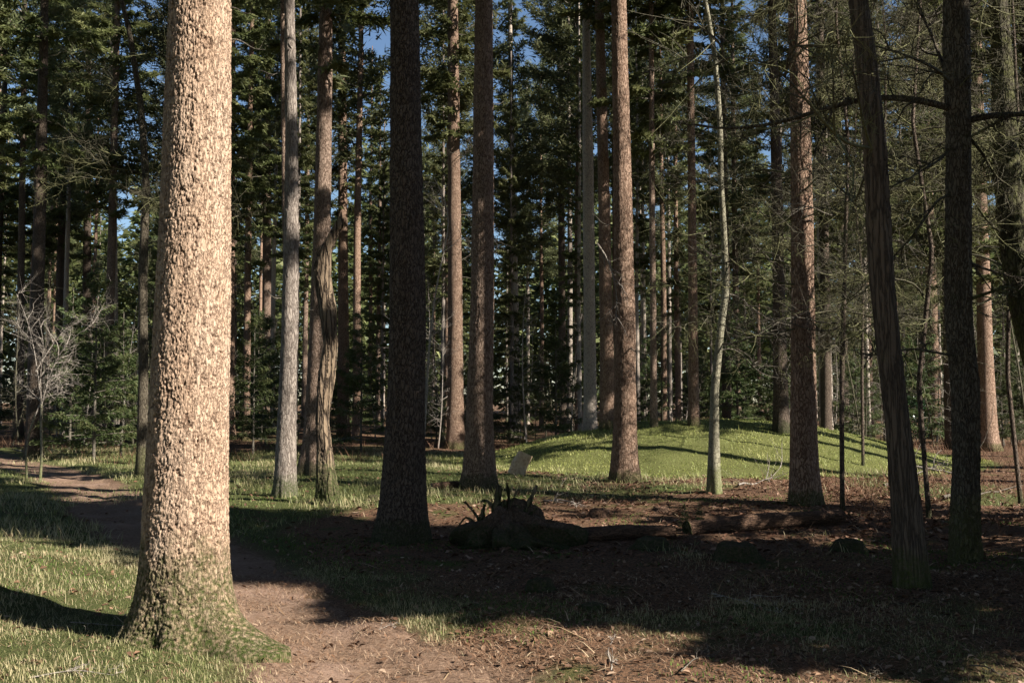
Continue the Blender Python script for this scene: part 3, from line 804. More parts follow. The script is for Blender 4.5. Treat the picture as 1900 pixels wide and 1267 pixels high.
# broken snag
tree(605, 937, [(604, 900), (601, 840), (597, 780), (605, 700), (613, 640), (608, 570), (598, 510), (602, 470), (616, 440), (634, 405)], [38, 31, 28, 33, 25, 31, 32, 25, 18, 11], 'rotten',
     'broken rotten snag with a jagged bent tip and peeling wood', H=0, crown=None, sides=72, rows=300, flare=.35, flare_h=.25, relief=.016, cell=.08, stretch=5, seed=73, name='dead_snag', wob=.24, jag=.22, lobes=4)

# bare sapling with two stems at the bend of the path
b = ground_at(62, 893); b[2] = gz(b[0], b[1])
sap = thing('bare_sapling', b, 'small bare pale sapling with two stems and fanned twigs beside the path bend', 'sapling')
def px_line(pix, Yb, dY=None):
    return np.array([at(px, py, Yb + (dY[i] if dY else 0)) for i, (px, py) in enumerate(pix)]) - b
for k, (pix, r) in enumerate((([(50, 893), (48, 840), (55, 800), (66, 770)], .026), ([(74, 893), (78, 840), (76, 790), (77, 750)], .030))):
    q = px_line(pix, b[1]); q[0][2] = -.05
    v, f = tubes(resample(q, 16)[None], np.linspace(r, r * .75, 16)[None], 8)
    ob('stem', make_mesh('stem', v, f, None, True), M['slim'], sap)
for k, pix in enumerate(([(77, 752), (70, 690), (62, 640), (50, 590), (30, 545)], [(77, 752), (90, 700), (105, 665), (130, 630), (180, 595)], [(66, 770), (85, 720), (100, 690), (118, 720)],
                         [(77, 752), (74, 700), (82, 640), (70, 580)], [(76, 745), (50, 720), (30, 705)], [(80, 730), (110, 715), (140, 712)], [(66, 690), (90, 650), (120, 610), (160, 590)])):
    q = px_line(pix, b[1], [0, .1 * (-1) ** k, .25 * (-1) ** k, .4 * (-1) ** k, .5 * (-1) ** k][:len(pix)])
    v, f = branchify(resample(q, 14), .016, 800 + k, n1=12, n2=6, n3=2, l1=.42, r1=.009, up=.1)
    ob('branch', make_mesh('branch', v, f, None, True), M['twig_pale'], sap)

# leaning thin bare tree between the dark fir and the leafy fir
b = ground_at(795, 840)
q = np.array([at(px, py, b[1]) for px, py in ((790, 760), (795, 660), (805, 560), (820, 480), (835, 420), (828, 370), (805, 330))]) - b
q = np.concatenate([[[q[0][0] - .1, 0, -.1]], q])
v, f = branchify(resample(q, 24), .045, 850, n1=16, n2=6, n3=2, l1=.3, r1=.014, taper=.3)
o = thing('bare_tree', b, 'thin crooked bare tree leaning between the dark fir and the reddish fir', 'tree')
ob('trunk', make_mesh('trunk', v, f, None, True), M['twig_pale'], o)

# broken hanging branch caught on the reddish fir
b = ground_at(1150, 905)
q = np.array([at(px, py, b[1] - .35) for px, py in ((1108, 452), (1128, 480), (1140, 520), (1146, 560), (1140, 610))])
hb = q[0] * 0 + q[-1]
v, f = branchify(resample(q - hb, 14), .02, 860, n1=10, n2=4, n3=0, l1=.35)
o = tag(ob('broken_branch', make_mesh('broken_branch', v, f, None, True), M['twig_pale'], loc=hb), 'snapped branch hanging against the straight reddish fir', 'branch')

# ------------------------------------------------------------------ forest behind: individual trees, copies of a few
g = rng(11)
protos = []
def far_trunk(seed, H, r, mat):
    pts = [(0, 0, 0), (.05, .03, H * .3), (.02, -.04, H * .6), (0, 0, H)]
    return trunk_mesh('trunk', pts, [r, r * .85, r * .6, .03], 18, 40, .25, .4, seed=seed), mat
FT = {'fir': [far_trunk(90 + k, 26, r, m) for k, (r, m) in enumerate(((.17, 'fir'), (.20, 'fir_dark'), (.15, 'red')))],
      'pine': [far_trunk(95 + k, 23, r, m) for k, (r, m) in enumerate(((.13, 'pale'), (.15, 'red')))],
      'pole': [far_trunk(98 + k, 17, r, m) for k, (r, m) in enumerate(((.085, 'pale'), (.08, 'grey')))]}
taken = [(o.location.x, o.location.y) for o in bpy.data.objects if o.parent is None and o.type == 'EMPTY']
def free(x, y, d):
    return all((x - a) ** 2 + (y - c) ** 2 > d * d for a, c in taken)
def far_tree(x, y, kind, label, group, g, scale=None):
    lib = FT[kind]
    me, mt = lib[int(g.integers(len(lib)))]
    s = scale or g.uniform(.85, 1.12)
    root = thing({'fir': 'fir_tree', 'pine': 'pine_tree', 'pole': 'young_fir_tree'}[kind], (x, y, gz(x, y) if math.hypot(x, y) < 60 else 0), label, 'tree', group, g.uniform(0, 6.28))
    ob('trunk', me, M[mt], root, None, None, s)
    if kind == 'fir': add_crown(root, 'fir_low', int(g.integers(4)), g.uniform(0, 6.28), 'fir_leaf', s)
    elif kind == 'pine': add_crown(root, 'pine', int(g.integers(3)), g.uniform(0, 6.28), 'pine_leaf', s)
    else: add_crown(root, 'fir_low', int(g.integers(4)), g.uniform(0, 6.28), 'fir_leaf', (s * .5, s * .5, s * .62))
    taken.append((x, y))
    return root
def region(x, y):
    u = x / y
    if u < -.36: return 'beyond the path bend'
    if u < -.16: return 'behind the broken snag'
    if u < .05: return 'behind the open glade'
    if u < .26: return 'behind the grassy mound'
    return 'behind the oaks and the holly'
LBL = {'fir': ('dark green fir in the depths of the wood behind the glade', 'firs deep in the wood'),
       'pine': ('grey green pine with a pale trunk deep in the wood', 'pines deep in the wood'),
       'pole': ('thin young fir pole standing among the taller trees behind', 'thin fir poles in the wood')}
cnt = 0
while cnt < 135:
    y = 33 + 52 * g.uniform() ** 1.15; x = g.uniform(-.62, .62) * y
    if not free(x, y, 2.0): continue
    if np.hypot((x - MX) / 1.08, y - MY) < MR + 1.5: continue
    if path_dist(x, y) < 1.5: continue
    k = g.choice(['fir', 'pine', 'pole'], p=[.27, .29, .44])
    o = far_tree(x, y, str(k), *LBL[str(k)], g); cnt += 1
    mname = o.children[0].data.materials[0].name if o.children[0].name.startswith('trunk') else o.children[1].data.materials[0].name
    look = {'fir_bark': 'brown', 'dark_fir_bark': 'dark', 'red_fir_bark': 'reddish', 'pale_bark': 'pale', 'grey_bark': 'grey'}[mname]
    kd = {'fir': 'tall fir', 'pine': 'grey green pine', 'pole': 'thin young fir'}[str(k)].replace('grey green pine', 'greyish pine')
    o['label'] = '%s with %s trunk in the wood %s' % (kd, look, region(x, y))
    o['group'] = '%s %ss %s' % (look, kd, region(x, y))

# the far wood that reads as one mass
gd = rng(404)
dv, df, dt, off = [], [], [], 0
for k in range(380):
    x = gd.uniform(-85, 85); y = gd.uniform(84, 125); H = gd.uniform(15, 25); z0 = gd.uniform(.3, 3.5) if gd.uniform() < .7 else 6
    n = 480
    zz = z0 + (H - z0) * gd.uniform(0, 1, n) ** 1.2; q = (zz - z0) / (H - z0)
    rr_ = (2.9 * (1 - q) ** .7 + .2) * np.sqrt(gd.uniform(0, 1, n)); aa = gd.uniform(0, 6.283, n)
    p = np.stack([x + rr_ * np.cos(aa), y + rr_ * np.sin(aa), zz - .18 * rr_], 1)
    ld = norm(np.stack([np.cos(aa), np.sin(aa), np.full(n, -.25)], 1) + gd.normal(0, .5, (n, 3))); wd = norm(np.cross(ld, np.array([0, 0, 1.]) + gd.normal(0, .5, (n, 3))))
    l = gd.uniform(.5, 1.1, n)[:, None]; w = gd.uniform(.16, .34, n)[:, None]
    v = np.stack([p - wd * w, p + wd * w, p + ld * l], 1).reshape(-1, 3)
    dv.append(v); dt.append(np.repeat(np.clip(gd.uniform(-.2, .7, n) + gd.uniform(0, .4), 0, 1), 3))
dv = np.concatenate(dv)
fo = ob('distant_forest', make_mesh('distant_forest', dv, np.arange(len(dv)).reshape(-1, 3), {'tint': np.concatenate(dt)}), M['fir_leaf'])
tag(fo, 'far dark mass of conifers closing the view between the trunks', 'forest', kind='stuff')

# low branched firs in the thicket beyond the oaks
for k, (x, y, lab) in enumerate(((9.6, 30.5, 'low branched fir behind the shaded end of the mound'), (12.4, 27.5, 'low branched fir just behind the holly bush'),
                                 (13.6, 31.0, 'low branched fir in the thicket beyond the sunlit orange fir'), (11.9, 22.6, 'low branched fir between the mossy oak and the sunlit orange fir'))):
    root = thing('fir_tree', (x, y, gz(x, y)), lab, 'tree')
    ob('trunk', FT['fir'][1][0], M['fir_dark'], root, None, None, .85)
    add_crown(root, 'fir_low', k, k * 1.9, 'fir_leaf', (1.15, 1.15, .95), dz=-2.2)
    taken.append((x, y))

# young spruces of the understorey
YT = trunk_mesh('trunk', [(0, 0, 0), (.01, .02, 2), (0, 0, 4.2)], [.035, .025, .006], 8, 14, .2, .1)
def young(x, y, s, label, group, g):
    root = thing('young_spruce', (x, y, gz(x, y)), label, 'young spruce', group, g.uniform(0, 6.28))
    ob('trunk', YT, M['twig'], root, None, None, s)
    add_crown(root, 'young', int(g.integers(3)), g.uniform(0, 6.28), 'young_leaf', s)
    taken.append((x, y))
cnt = 0
while cnt < 85:
    y = 33 + 30 * g.uniform() ** 1.3; x = g.uniform(-.58, .58) * y
    if not free(x, y, .9): continue
    if np.hypot((x - MX) / 1.08, y - MY) < MR + .6: continue
    if path_dist(x, y) < 1.2: continue
    sz = g.uniform(.55, 1.35); wd = 'small' if sz < .85 else ('shoulder high' if False else 'tall')
    young(x, y, sz, '%s bushy young spruce in the understorey %s' % (wd, region(x, y)), '%s young spruces %s' % (wd, region(x, y)), g); cnt += 1
for (px, Y, s, lab) in ((175, 27.5, 1.25, 'bushy sunlit young spruce beside the pale pinkish pine'), (225, 29, 1.0, 'airy young spruce with yellowing lower twigs near the path'),
                        (130, 31, 1.2, 'dark young spruce behind the bare sapling'), (470, 30, 1.0, 'yellow green young spruce behind the grey furrowed fir'),
                        (670, 31, 1.1, 'pointed young spruce between the snag and the dark fir')):
    young(at(px, 800, Y)[0], Y, s, lab, None, g)

# dead bare stems of the understorey
DS = []
for k in range(3):
    t = np.linspace(0, 1, 16)
    main = np.stack([.15 * np.sin(t * 3 + k), .1 * np.cos(t * 4 + k), t * 5.2], 1)
    v, f = branchify(main, .032, 870 + k, n1=26, n2=5, n3=0, l1=.17, spread=1.3, r1=.010)
    me = make_mesh('stem', v, f, None, True); me.materials.append(M[('twig_pale', 'twig', 'twig_moss')[k]]); DS.append(me)
cnt = 0
while cnt < 150:
    y = 25 + 18 * g.uniform(); x = g.uniform(-.55, .56) * y
    if not free(x, y, .5): continue
    if np.hypot((x - MX) / 1.08, y - MY) < MR + .8 or path_dist(x, y) < 1.2: continue
    if y < 31 and -.45 * y < x < MX + MR: continue
    o = ob('dead_sapling', DS[int(g.integers(3))], None, None, (x, y, gz(x, y) - .05), (g.normal(0, .06), g.normal(0, .06), g.uniform(0, 6.28)), g.uniform(.5, 1.25))
    tag(o, 'thin dead sapling with bare twigs in the understorey ' + region(x, y), 'dead sapling', 'dead saplings ' + region(x, y)); taken.append((x, y)); cnt += 1

# spindly half dead spruces that fill the right side with dry twigs
for k, (px, Y, H, lab) in enumerate(((1560, 14.5, 9, 'spindly dead spruce full of dry twigs, between red barked fir and dead trunk'),
                                     (1650, 17.5, 10, 'spindly dead spruce full of dry twigs, behind the leaning dead trunk'), (1720, 13.6, 9, 'spindly dead spruce full of dry twigs, between dead trunk and oak'),
                                     (1890, 15.5, 10, 'spindly dead spruce full of dry twigs, behind the mossy oak'), (1600, 22, 10, 'spindly dead spruce full of dry twigs, by the holly bush'))):
    x = at(px, 800, Y)[0]
    root = thing('dead_spruce', (x, Y, gz(x, Y)), lab, 'dead tree')
    wq = rng(70 + k).normal(0, .10, (5, 2))
    me = trunk_mesh('trunk', [(0, 0, 0)] + [(wq[i][0], wq[i][1], H * (i + 1) / 5) for i in range(5)], [.034, .034, .030, .025, .018, .008], 12, 60, .2, .15, seed=k)
    ob('trunk', me, M['fir_dark'], root)
    add_branches(root, lambda z: (0, 0), 2.6, H, 34, 600 + k, BARE_FINE + BARE[:2], .55, 1.15, rad=.03)

# holly bush
b = ground_at(1700, 822)
root = thing('holly_bush', b, 'glossy dark green holly bush at the shaded end of the mound', 'bush')
gg = rng(5); n = 2600
zz = gg.uniform(.05, 1, n) ** .8 * 1.75; rr_ = .52 * np.sqrt(gg.uniform(0, 1, n)) * np.clip(1.15 - (zz / 1.75 - .35) ** 2 * 1.6, .1, 1); aa = gg.uniform(0, 6.28, n)
p = np.stack([rr_ * np.cos(aa), rr_ * np.sin(aa), zz], 1)
ld = norm(p * [1, 1, .2] + gg.normal(0, .4, (n, 3))); wd = norm(np.cross(ld, gg.normal(0, 1, (n, 3)))); nn = np.cross(ld, wd)
v = np.stack([p, p + ld * .045 + wd * .022 + nn * .008, p + ld * .085, p + ld * .045 - wd * .022 + nn * .008], 1).reshape(-1, 3)
ob('foliage', make_mesh('foliage', v, np.arange(4 * n).reshape(-1, 4), {'tint': np.repeat(gg.uniform(0, 1, n), 4)}), M['holly'], root)
v, f = branchify(np.stack([np.zeros(12), np.zeros(12), np.linspace(-.05, 1.5, 12)], 1), .02, 77, n1=14, n2=3, l1=.3)
ob('stem', make_mesh('stem', v, f, None, True), M['twig_moss'], root)

# ------------------------------------------------------------------ unseen trees added beside and behind the camera to shade the glade
def s_to_xy(s, X):
    return X, (s - X * math.cos(SUN_AZ)) / math.sin(SUN_AZ)
shade_lbl = 'unseen dense spruce with branches to the ground, placed to shade the glade'
for k, (s, X, sc_) in enumerate(((7.9, 7.5, .85), (8.9, 9.5, .95), (9.9, 8.2, .9), (8.2, 12.5, 1.05), (9.6, 13.5, 1.05), (10.6, 11.5, .8))):  # unseen spruces placed to throw the dark band across the glade
    x, y = s_to_xy(s, X)
    root = thing('spruce_tree', (x, y, gz(x, y)), shade_lbl, 'tree', 'unseen dense spruces shading the glade', k * 1.3)
    ob('trunk', FT['fir'][1][0], M['fir_dark'], root, None, None, .8)
    add_crown(root, 'shade', k, k * 2.1, 'fir_leaf', sc_)
    taken.append((x, y))
side_lbl = 'unseen tall fir of the surrounding wood, added to shade the glade'
for k, (x, y) in enumerate(((2.5, -2.5), (6, -3.5), (-4.5, 1.5), (-6.5, 4.0), (-8, 8.0), (-3, -4), (-9.5, 10.5), (26, -3),
                            (-11, 6), (-14, 12), (-13, 0), (-18, 8), (-20, 17), (-16, 22), (-9, -6), (-3, -9), (-17, -8), (4, -14), (-8, -16), (14, -16), (22, -12),
                            (-6, -4), (-8, 2.5), (-10.5, 14.5), (-24, 3), (-26, 14), (-24, 24), (-30, 8), (-14, -14), (-1, -17), (8, -20), (-22, -16), (16, -24), (0, -5.5), (27, -20), (-12, 9), (-5, -12), (34, -14), (-34, 20))):
    root = far_tree(x, y, 'fir' if k % 3 else 'pine', side_lbl, 'trees around the glade out of view', g)  # unseen, added to close off sky light around the glade

for k, (x, y) in enumerate(((13.6, 17.6), (15.2, 21.2), (12.9, 23.2), (17.5, 18.5), (16.5, 25.0), (7.6, 7.6), (8.0, 6.9), (1.4, -2.0), (3.6, -1.2), (-1.6, -2.6), (-4.2, -1.0), (-5.6, 2.2), (5.0, -5.0))):  # added out of view: trunk stripes on the mound, cover overhead
    root = thing('fir_tree', (x, y, gz(x, y)), 'unseen broad high crowned fir added to throw shade on glade and mound', 'tree', 'trees overhanging the glade out of view', k)
    ob('trunk', FT['fir'][k % 3][0], M[FT['fir'][k % 3][1]], root)
    add_crown(root, 'fir', k, k * 1.1, 'fir_leaf', (1.6, 1.6, 1.0) if k > 4 else (.8, .8, 1.0))

for (x, y, q_) in ((9.0, 10.0, 1.7), (10.3, 11.6, 1.9), (9.4, 8.6, 1.5), (8.6, 11.2, 1.2)):  # unseen young spruces added to dapple the litter on the right
    young(x, y, q_, 'unseen tall young spruce added beside the oaks to shade the litter', 'young spruces beside the oaks out of view', g)

# ------------------------------------------------------------------ stumps, logs, dead wood on the floor
def stump(px, py, w, h_px, label, seed, mat='stump', jag=.12, name='tree_stump', flare=.45, tilt=0, Y=None):
    b = ground_at(px, py); b[2] = gz(b[0], b[1]) - .03
    r = w / FPX * b[1] / 2; h = h_px / FPX * b[1] * .72
    me = trunk_mesh(name, [(0, 0, 0), (.02, 0, h * .5), (.03, .01, h)], [r * .75, r * .7, r * .6], 48, 44, flare, h * .45, relief=.008, cell=.05, seed=seed, jag=min(jag, h * .12), wob=.16, bury=.12, lobes=5)
    o = ob(name, me, M[mat], None, b, (tilt, tilt * .5, seed))
    return tag(o, label, 'stump')
stump(1210, 1018, 75, 36, 'low mossy stump in front of the lit log piece', 1)
stump(1370, 1035, 95, 46, 'wide mossy stump below the long dark log', 2)
stump(1582, 1022, 70, 36, 'flat topped dark stump beside the leaning dead trunk', 3, jag=.03)
stump(1003, 1098, 70, 44, 'rounded dark stump sunk in the shaded litter', 4)
stump(1108, 958, 44, 26, 'small stub of a stump in the leaf litter near the reddish fir', 5, 'log')
stump(690, 928, 32, 18, 'little dark stump behind the shaded fir', 6)
stump(1225, 948, 40, 16, 'low decayed stump among red leaves before the mound', 7, 'log')
stump(795, 915, 40, 18, 'decayed grey stump remnant by the blotchy brown fir', 8, 'rotten')
stump(1105, 1130, 60, 24, 'barely raised stump in the deep shade near the sprig', 9)

# uprooted rotten stump: mound of roots with two spikes and a mossy flank
b = ground_at(945, 1008); b[2] = gz(b[0], b[1])
rp = thing('uprooted_stump', b, 'dark rotten uprooted stump with root spikes and a mossy flank', 'stump')
sides, rows = 96, 60
th = np.arange(sides) / sides * 2 * np.pi; q = np.linspace(0, 1, rows)
TH, Q = np.meshgrid(th, q)
cx_, sx_ = np.cos(TH), np.sin(TH)
rad = (.56 * (1 - Q ** 1.4) ** .8 + .05) * (1 + .38 * noise(cx_ * 1.6 + 5, sx_ * 1.6 + Q * 2.2, 50) + .24 * noise(cx_ * 4 + 9, sx_ * 4 + Q * 5, 51) + .14 * noise(cx_ * 9 + 2, sx_ * 9 + Q * 14, 53)) + .30 * np.exp(-((TH - 5.9) / .5) ** 2) * (1 - Q) + .16 * np.exp(-((TH - 3.4) / .5) ** 2) * (1 - Q)
Zr = .50 * Q ** .8 + .10 * noise(cx_ * 3 + 4, sx_ * 3 + Q * 5, 52) * Q + .05 * noise(cx_ * 8, sx_ * 8 + Q * 9, 54) - .10
v = np.stack([rad * np.cos(TH) * 1.05, rad * np.sin(TH) * .7, Zr], -1).reshape(-1, 3)
ii = np.arange(rows * sides).reshape(rows, sides)
f = np.stack([ii[:-1], np.roll(ii, -1, 1)[:-1], np.roll(ii, -1, 1)[1:], ii[1:]], -1).reshape(-1, 4)
capf = np.stack([ii[-1], np.roll(ii[-1], -1), np.full(sides, len(v))], -1)
v = np.concatenate([v, [[0, 0, .5]]])
ob('root_mass', make_mesh('root_mass', v, [f, capf], None, True), M['stump'], rp)
def spike(pix, r, seed, mat='rotten'):
    q = np.array([at(px, py, b[1] - .02) for px, py in pix]) - b
    me_v, me_f = tubes(resample(q, 10)[None], (r * (1 - .55 * np.linspace(0, 1, 10)) * (1 + .2 * rng(seed).normal(0, 1, 10)))[None], 7)
    return ob('root', make_mesh('root', me_v, me_f, None, True), M[mat], rp)
spike([(915, 985), (922, 940), (926, 900)], .07, 1); spike([(970, 960), (985, 925), (996, 900)], .035, 2)
spike([(900, 980), (880, 950), (862, 930)], .025, 3); spike([(985, 960), (1020, 990), (1060, 1014)], .08, 4, 'stump'); spike([(890, 990), (860, 985), (835, 1000)], .035, 5)
spike([(900, 960), (890, 975), (850, 1000)], .02, 6)
for q_ in range(16):
    gq = rng(2000 + q_); a0 = gq.uniform(850, 1010); y0 = 985 - 55 * math.exp(-((a0 - 930) / 50) ** 2); dx = gq.normal(0, 22)
    spike([(a0, y0 + 12), (a0 + dx * .5, y0 - 6), (a0 + dx, y0 + gq.uniform(-28, 25))], gq.uniform(.010, .028), 50 + q_); spike([(940, 960), (945, 920), (940, 895)], .03, 7)

def log(p0, p1, r, label, seed, mat='log', name='fallen_log', r1=None, end='rotten'):
    p0 = np.array(p0); p1 = np.array(p1)
    d = p1 - p0; L = np.linalg.norm(d)
    me = trunk_mesh(name, [(0, 0, 0), (.03, .02, L * .5), (0, 0, L)], [r, r * .96, r1 or r * .85], 40, 90, 0, .1, relief=.005, cell=.04, seed=seed, wob=.09, bury=0)
    o = ob(name, me, M[mat], None, p0)
    o.rotation_euler = Vector(d).to_track_quat('Z', 'Y').to_euler()
    # both ends closed with pale cut wood
    for z, rr in ((.0, r), (L, (r1 or r * .85))):
        n_ = 28; a = np.arange(n_) / n_ * 2 * np.pi
        vv = np.concatenate([np.stack([rr * .98 * np.cos(a), rr * .98 * np.sin(a), np.full(n_, z + (.004 if z else -.004))], 1), [[0, 0, z + (.012 if z else -.012)]]])
        ff = np.stack([np.arange(n_), (np.arange(n_) + 1) % n_, np.full(n_, n_)], 1)
        ob('cut_face', make_mesh('cut_face', vv, ff), M[end], o)
    return tag(o, label, 'log')
def gp(px, py, up=0.0):
    p = ground_at(px, py); p[2] = gz(p[0], p[1]) + up; return p
log(gp(1275, 990, .05), gp(1562, 972, .10), .10, 'long dark fallen log in front of the red barked fir', 31)
log(gp(1062, 1004, .06), gp(1252, 1000, .08), .085, 'shorter reddish log piece between the uprooted stump and the long log', 33)
p = gp(958, 880, -.04)
log(p, p + np.array([.20, .05, .46]), .185, 'short pale sawn log end leaning beside the blotchy brown fir', 35, 'cut', end='cut')
log(gp(862, 905, .05), gp(800, 908, .05), .06, 'short curved root piece lying at the foot of the blotchy brown fir', 37)
for k, (a, c, r, lab) in enumerate((((1640, 905), (1760, 855), .035, 'thin dead pole lying by the holly bush'), ((1690, 870), (1800, 880), .05, 'dead branch across the brush pile behind the dead trunk'),
                                    ((1750, 930), (1900, 905), .03, 'dead branch among the brown bracken beside the oak'), ((1370, 905), (1450, 870), .02, 'grey stick lying at the foot of the mound'),
                                    ((60, 842), (20, 838), .05, 'short pole lying beyond the path bend'), ((1010, 930), (1080, 945), .02, 'grey stick lying in red leaves beside the uprooted stump'))):
    A, B_ = gp(*a, .04), gp(*c, .06)
    t = np.linspace(0, 1, 12)[:, None]
    line = A + (B_ - A) * t; line[:, 2] = height(line[:, 0], line[:, 1]) + .04 + .03 * np.sin(t[:, 0] * 5 + k)
    v, f = branchify(line - A, r, 1200 + k, n1=6, n2=3, l1=.3)
    tag(ob('fallen_branch', make_mesh('fallen_branch', v, f, None, True), M['twig_pale' if k % 2 else 'twig'], None, A), lab, 'branch')
# foreground sticks
for k, (a, c, r, mat, lab) in enumerate((((1320, 1105), (1450, 1140), .006, 'twig_pale', 'long thin pale twig lying in the deep shade'), ((1130, 1250), (1120, 1200), .006, 'twig_pale', 'dry forked sprig sticking up from the needles'),
                                         ((1590, 1235), (1650, 1267), .005, 'twig', 'thin twig in the sunlit litter at the shade edge'), ((130, 1160), (330, 1175), .004, 'twig_pale', 'thin twig lying in the grass at the shadow of the massive fir'),
                                         ((690, 1175), (735, 1165), .005, 'twig_pale', 'short pale twig on the earth path'), ((60, 1262), (220, 1258), .005, 'twig_pale', 'curved pale twig in the grass before the massive fir'),
                                         ((1800, 1240), (1890, 1262), .006, 'twig', 'forked twig in the sunlit litter below the oak'), ((1260, 1255), (1330, 1215), .005, 'twig', 'dark twig leaning over the sunlit litter'))):
    A, B_ = gp(*a, .012), gp(*c, .02)
    if k == 1: B_ = A + np.array([.02, .02, .20])
    t = np.linspace(0, 1, 12)[:, None]
    line = A + (B_ - A) * t
    line[:, 0] += .015 * np.sin(t[:, 0] * 7 + k); 
    if k != 1: line[:, 2] = height(line[:, 0], line[:, 1]) + .02 + .012 * np.sin(t[:, 0] * 6 + k)
    v, f = branchify(line - A, r, 1300 + k, n1=7 if k != 1 else 10, n2=3, l1=.35, r1=r * .6)
    tag(ob('fallen_twig', make_mesh('fallen_twig', v, f, None, True), M[mat], None, A), lab, 'twig')

# seedlings by the log
for k, px in enumerate((1270, 1298)):
    b_ = gp(px, 990 - 3 * k)
    root = thing('spruce_seedling', b_, 'knee high spruce seedling in front of the long dark log', 'seedling', 'seedlings by the log', k)
    ob('trunk', YT, M['twig'], root, None, None, .075)
    add_crown(root, 'young', k, k * 2, 'young_leaf', .085)

# ------------------------------------------------------------------ ground cover
def blades(name, pts, L, W, lean, g, mat, tint, label, cat, k1=.8):
    n = len(pts)
    az = g.uniform(0, 6.283, n)
    d = np.stack([np.cos(az), np.sin(az), 0 * az], 1); wv = np.stack([-np.sin(az), np.cos(az), 0 * az], 1)
    L = L[:, None]; W = W[:, None]; ln = lean[:, None]
    up = np.array([0, 0, 1.])
    m1 = pts + L * .5 * (up * np.sqrt(np.clip(1 - (ln * k1) ** 2, .0, 1)) + d * ln * k1)
    m2 = m1 + L * .5 * (up * np.sqrt(np.clip(1 - ln ** 2, .0, 1)) * .9 + d * ln - up * np.clip(ln - .8, 0, 1) * .8)
    v = np.stack([pts - wv * W * .5 - up * .01, pts + wv * W * .5 - up * .01, m1 - wv * W * .4, m1 + wv * W * .4, m2], 1).reshape(-1, 3)
    i0 = (np.arange(n) * 5)[:, None]
    f = np.concatenate([i0 + [0, 1, 3], i0 + [0, 3, 2], i0 + [2, 3, 4]])
    o = ob(name, make_mesh(name, v, f, {'tint': np.repeat(tint, 5)}), M[mat])
    return tag(o, label, cat, kind='stuff')

def scatter(g, n, x0, x1, y0, y1, dens):
    x = g.uniform(x0, x1, n); y = g.uniform(y0, y1, n)
    keep = g.uniform(0, 1, n) < dens(x, y)
    x, y = x[keep], y[keep]
    return np.stack([x, y, height(x, y)], 1)

def clump(x, y, s=3.0, seed=61):
    return np.clip(.5 + 1.1 * fbm(x * s, y * s, seed, 2), 0, 1)

g = rng(77)
hx, hy = hero.location.x, hero.location.y
def near_d(x, y):
    return grass_mask(x, y) * (.12 + .88 * clump(x, y, 2.2) ** 1.6) * (np.hypot(x - hx, y - hy) > .38)
p = scatter(g, 330000, -6.5, 4.5, 4.4, 10.5, near_d)
cl = clump(p[:, 0], p[:, 1], 1.1, 64)
n = len(p)
blades('grass', p, (g.uniform(.02, .055, n) + .05 * (g.uniform(0, 1, n) > .95)) * (.6 + .7 * cl), g.uniform(.0020, .0042, n), g.uniform(.4, 1.05, n), g, 'grass',
       np.clip(.15 + .6 * cl + g.uniform(-.15, .75, n) * .8, 0, 1), 'short mixed green and straw grass around the massive fir', 'grass')
def mid_d(x, y):
    return grass_mask(x, y) * (.3 + .7 * clump(x, y, 1.4)) * (np.hypot((x - MX) / 1.08, y - MY) > MR * .98)
p = scatter(g, 190000, -14, 9, 10.5, 33, mid_d)
n = len(p); cl = clump(p[:, 0], p[:, 1], .8, 64)
blades('grass', p, g.uniform(.06, .16, n) * (.5 + .8 * cl), g.uniform(.006, .012, n), g.uniform(.4, 1.05, n), g, 'grass',
       np.clip(.6 * cl + g.uniform(-.1, .75, n) * .75, 0, 1), 'tufted grass and moss covering the glade between the firs', 'grass')
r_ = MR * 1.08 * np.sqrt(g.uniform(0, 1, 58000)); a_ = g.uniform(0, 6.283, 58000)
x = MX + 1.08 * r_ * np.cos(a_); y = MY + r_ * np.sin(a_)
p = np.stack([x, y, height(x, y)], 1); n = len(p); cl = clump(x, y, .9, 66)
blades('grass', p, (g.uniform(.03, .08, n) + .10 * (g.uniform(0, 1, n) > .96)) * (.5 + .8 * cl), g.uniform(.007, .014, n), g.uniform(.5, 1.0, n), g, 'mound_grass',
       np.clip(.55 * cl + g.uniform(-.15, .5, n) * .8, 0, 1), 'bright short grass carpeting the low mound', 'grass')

def leaves(name, pts, size, g, mat, tint, label, cat, flat=.35):
    n = len(pts)
    az = g.uniform(0, 6.283, n)
    nn = norm(np.stack([g.normal(0, flat, n), g.normal(0, flat, n), np.ones(n)], 1))
    d = np.stack([np.cos(az), np.sin(az), 0 * az], 1); d = norm(d - (d * nn).sum(1, keepdims=True) * nn); w = np.cross(nn, d)
    s = size[:, None]; c = g.uniform(-.2, .35, n)[:, None]
    p = pts + nn * .008 + np.stack([0 * az, 0 * az, .02 * (path_dist(pts[:, 0], pts[:, 1]) < .75)], 1)
    V = [p - d * s * .5, p - d * s * .15 + w * s * .26 + nn * s * c, p + d * s * .25 + w * s * .22 + nn * s * c, p + d * s * .5 + nn * s * c * .5, p + d * s * .25 - w * s * .22 + nn * s * c, p - d * s * .15 - w * s * .26 + nn * s * c]
    v = np.stack(V, 1).reshape(-1, 3)
    i0 = (np.arange(n) * 6)[:, None]
    f = np.concatenate([i0 + [0, 3, 1], i0 + [1, 3, 2], i0 + [0, 5, 3], i0 + [5, 4, 3]])
    o = ob(name, make_mesh(name, v, f, {'tint': np.repeat(tint, 6)}), M[mat])
    return tag(o, label, cat, kind='stuff')
def leaf_d(x, y):
    d = (1 - grass_mask(x, y)) * sstep(-4, 0, x) * .8 + .15
    d = d * (.35 + .65 * clump(x, y, 1.2, 68))
    return d * np.where(path_dist(x, y) > .8, 1.0, .25)
p = scatter(g, 26000, -7, 7, 4.4, 10.5, leaf_d); n = len(p)
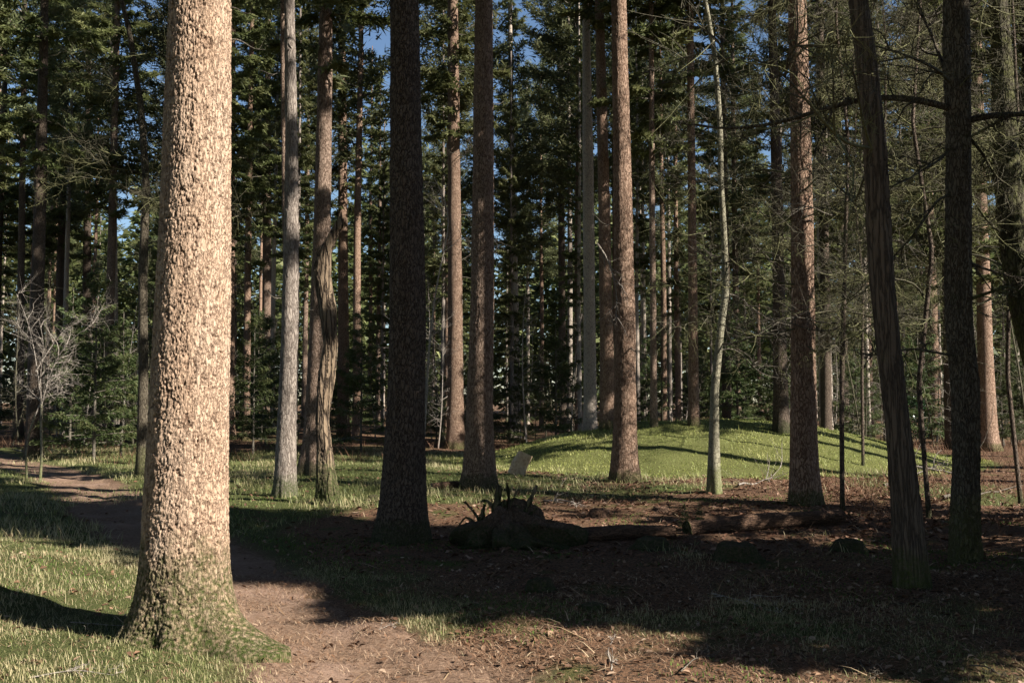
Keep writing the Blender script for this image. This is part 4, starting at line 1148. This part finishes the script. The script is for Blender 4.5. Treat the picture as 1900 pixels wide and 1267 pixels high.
leaves('fallen_leaves', p, g.uniform(.02, .065, n), g, 'leaf', g.beta(.7, 1.3, n), 'fallen brown leaves strewn over the shaded floor', 'leaves')
p = scatter(g, 30000, -8, 11, 10.5, 24, leaf_d); n = len(p)
p = p[np.hypot((p[:, 0] - MX) / 1.08, p[:, 1] - MY) > MR * 1.0]; n = len(p)
leaves('fallen_leaves', p, g.uniform(.05, .10, n), g, 'leaf', g.beta(1.5, 2.4, n), 'reddish fallen leaves carpeting the ground before the mound', 'leaves')
# fallen needles and straw lying flat
def flat_d(x, y):
    return (1 - .75 * grass_mask(x, y)) * (.3 + .7 * clump(x, y, 2.0, 70))
p = scatter(g, 95000, -5, 5.5, 4.2, 9.5, flat_d); n = len(p); p[:, 2] += .010 + .022 * (path_dist(p[:, 0], p[:, 1]) < .75)
blades('fallen_needles', p, g.uniform(.02, .11, n), g.uniform(.0018, .005, n), g.uniform(.97, 1.0, n), g, 'needle', g.uniform(0, 1, n), 'reddish fallen needles and bits on the path and litter', 'needles', 1.0)
# dead bracken on the right and at the forest edge
def brk(x, y):
    a = sstep(3.5, 6, x) * sstep(11, 13, y) * sstep(21.5, 18, y)
    b2 = .6 * np.maximum(sstep(24, 27, y), sstep(10, 12, x) * sstep(18, 20, y)) * (np.hypot((x - MX) / 1.08, y - MY) > MR * 1.05) * sstep(40, 33, y)
    return np.maximum(a, b2) * (.1 + .9 * clump(x, y, .9, 72)) * (path_dist(x, y) > 1.0)
p = scatter(g, 110000, -20, 22, 11, 40, brk); n = len(p)
blades('dead_bracken', p, g.uniform(.12, .55, n), g.uniform(.005, .013, n), g.uniform(.6, 1.05, n), g, 'straw', g.beta(1.3, 2.0, n), 'brown dead bracken and dry stalks at the forest edge', 'bracken', .9)
# moss cushions
p = scatter(g, 90000, -7, 7, 5.5, 18, lambda x, y: sstep(.12, .4, fbm(x * .7, y * .7, 90, 3)) * (path_dist(x, y) > .8) * .9); n = len(p)
blades('moss', p, g.uniform(.015, .035, n), g.uniform(.006, .012, n), g.uniform(.2, .9, n), g, 'moss', g.uniform(0, 1, n), 'dark green moss cushions on the shaded floor', 'moss')

# broken twigs lying about
p = scatter(g, 5200, -8, 9, 4.4, 20, lambda x, y: (.25 + .75 * sstep(-1, 1.5, x)) * (.2 + .8 * clump(x, y, .8, 93))); n = len(p); p[:, 2] += .022
blades('twig_litter', p, g.uniform(.06, .40, n), g.uniform(.004, .010, n), g.uniform(.96, 1.0, n), g, 'needle', g.uniform(.1, 1, n), 'broken twigs strewn over the forest floor', 'twigs', 1.0)
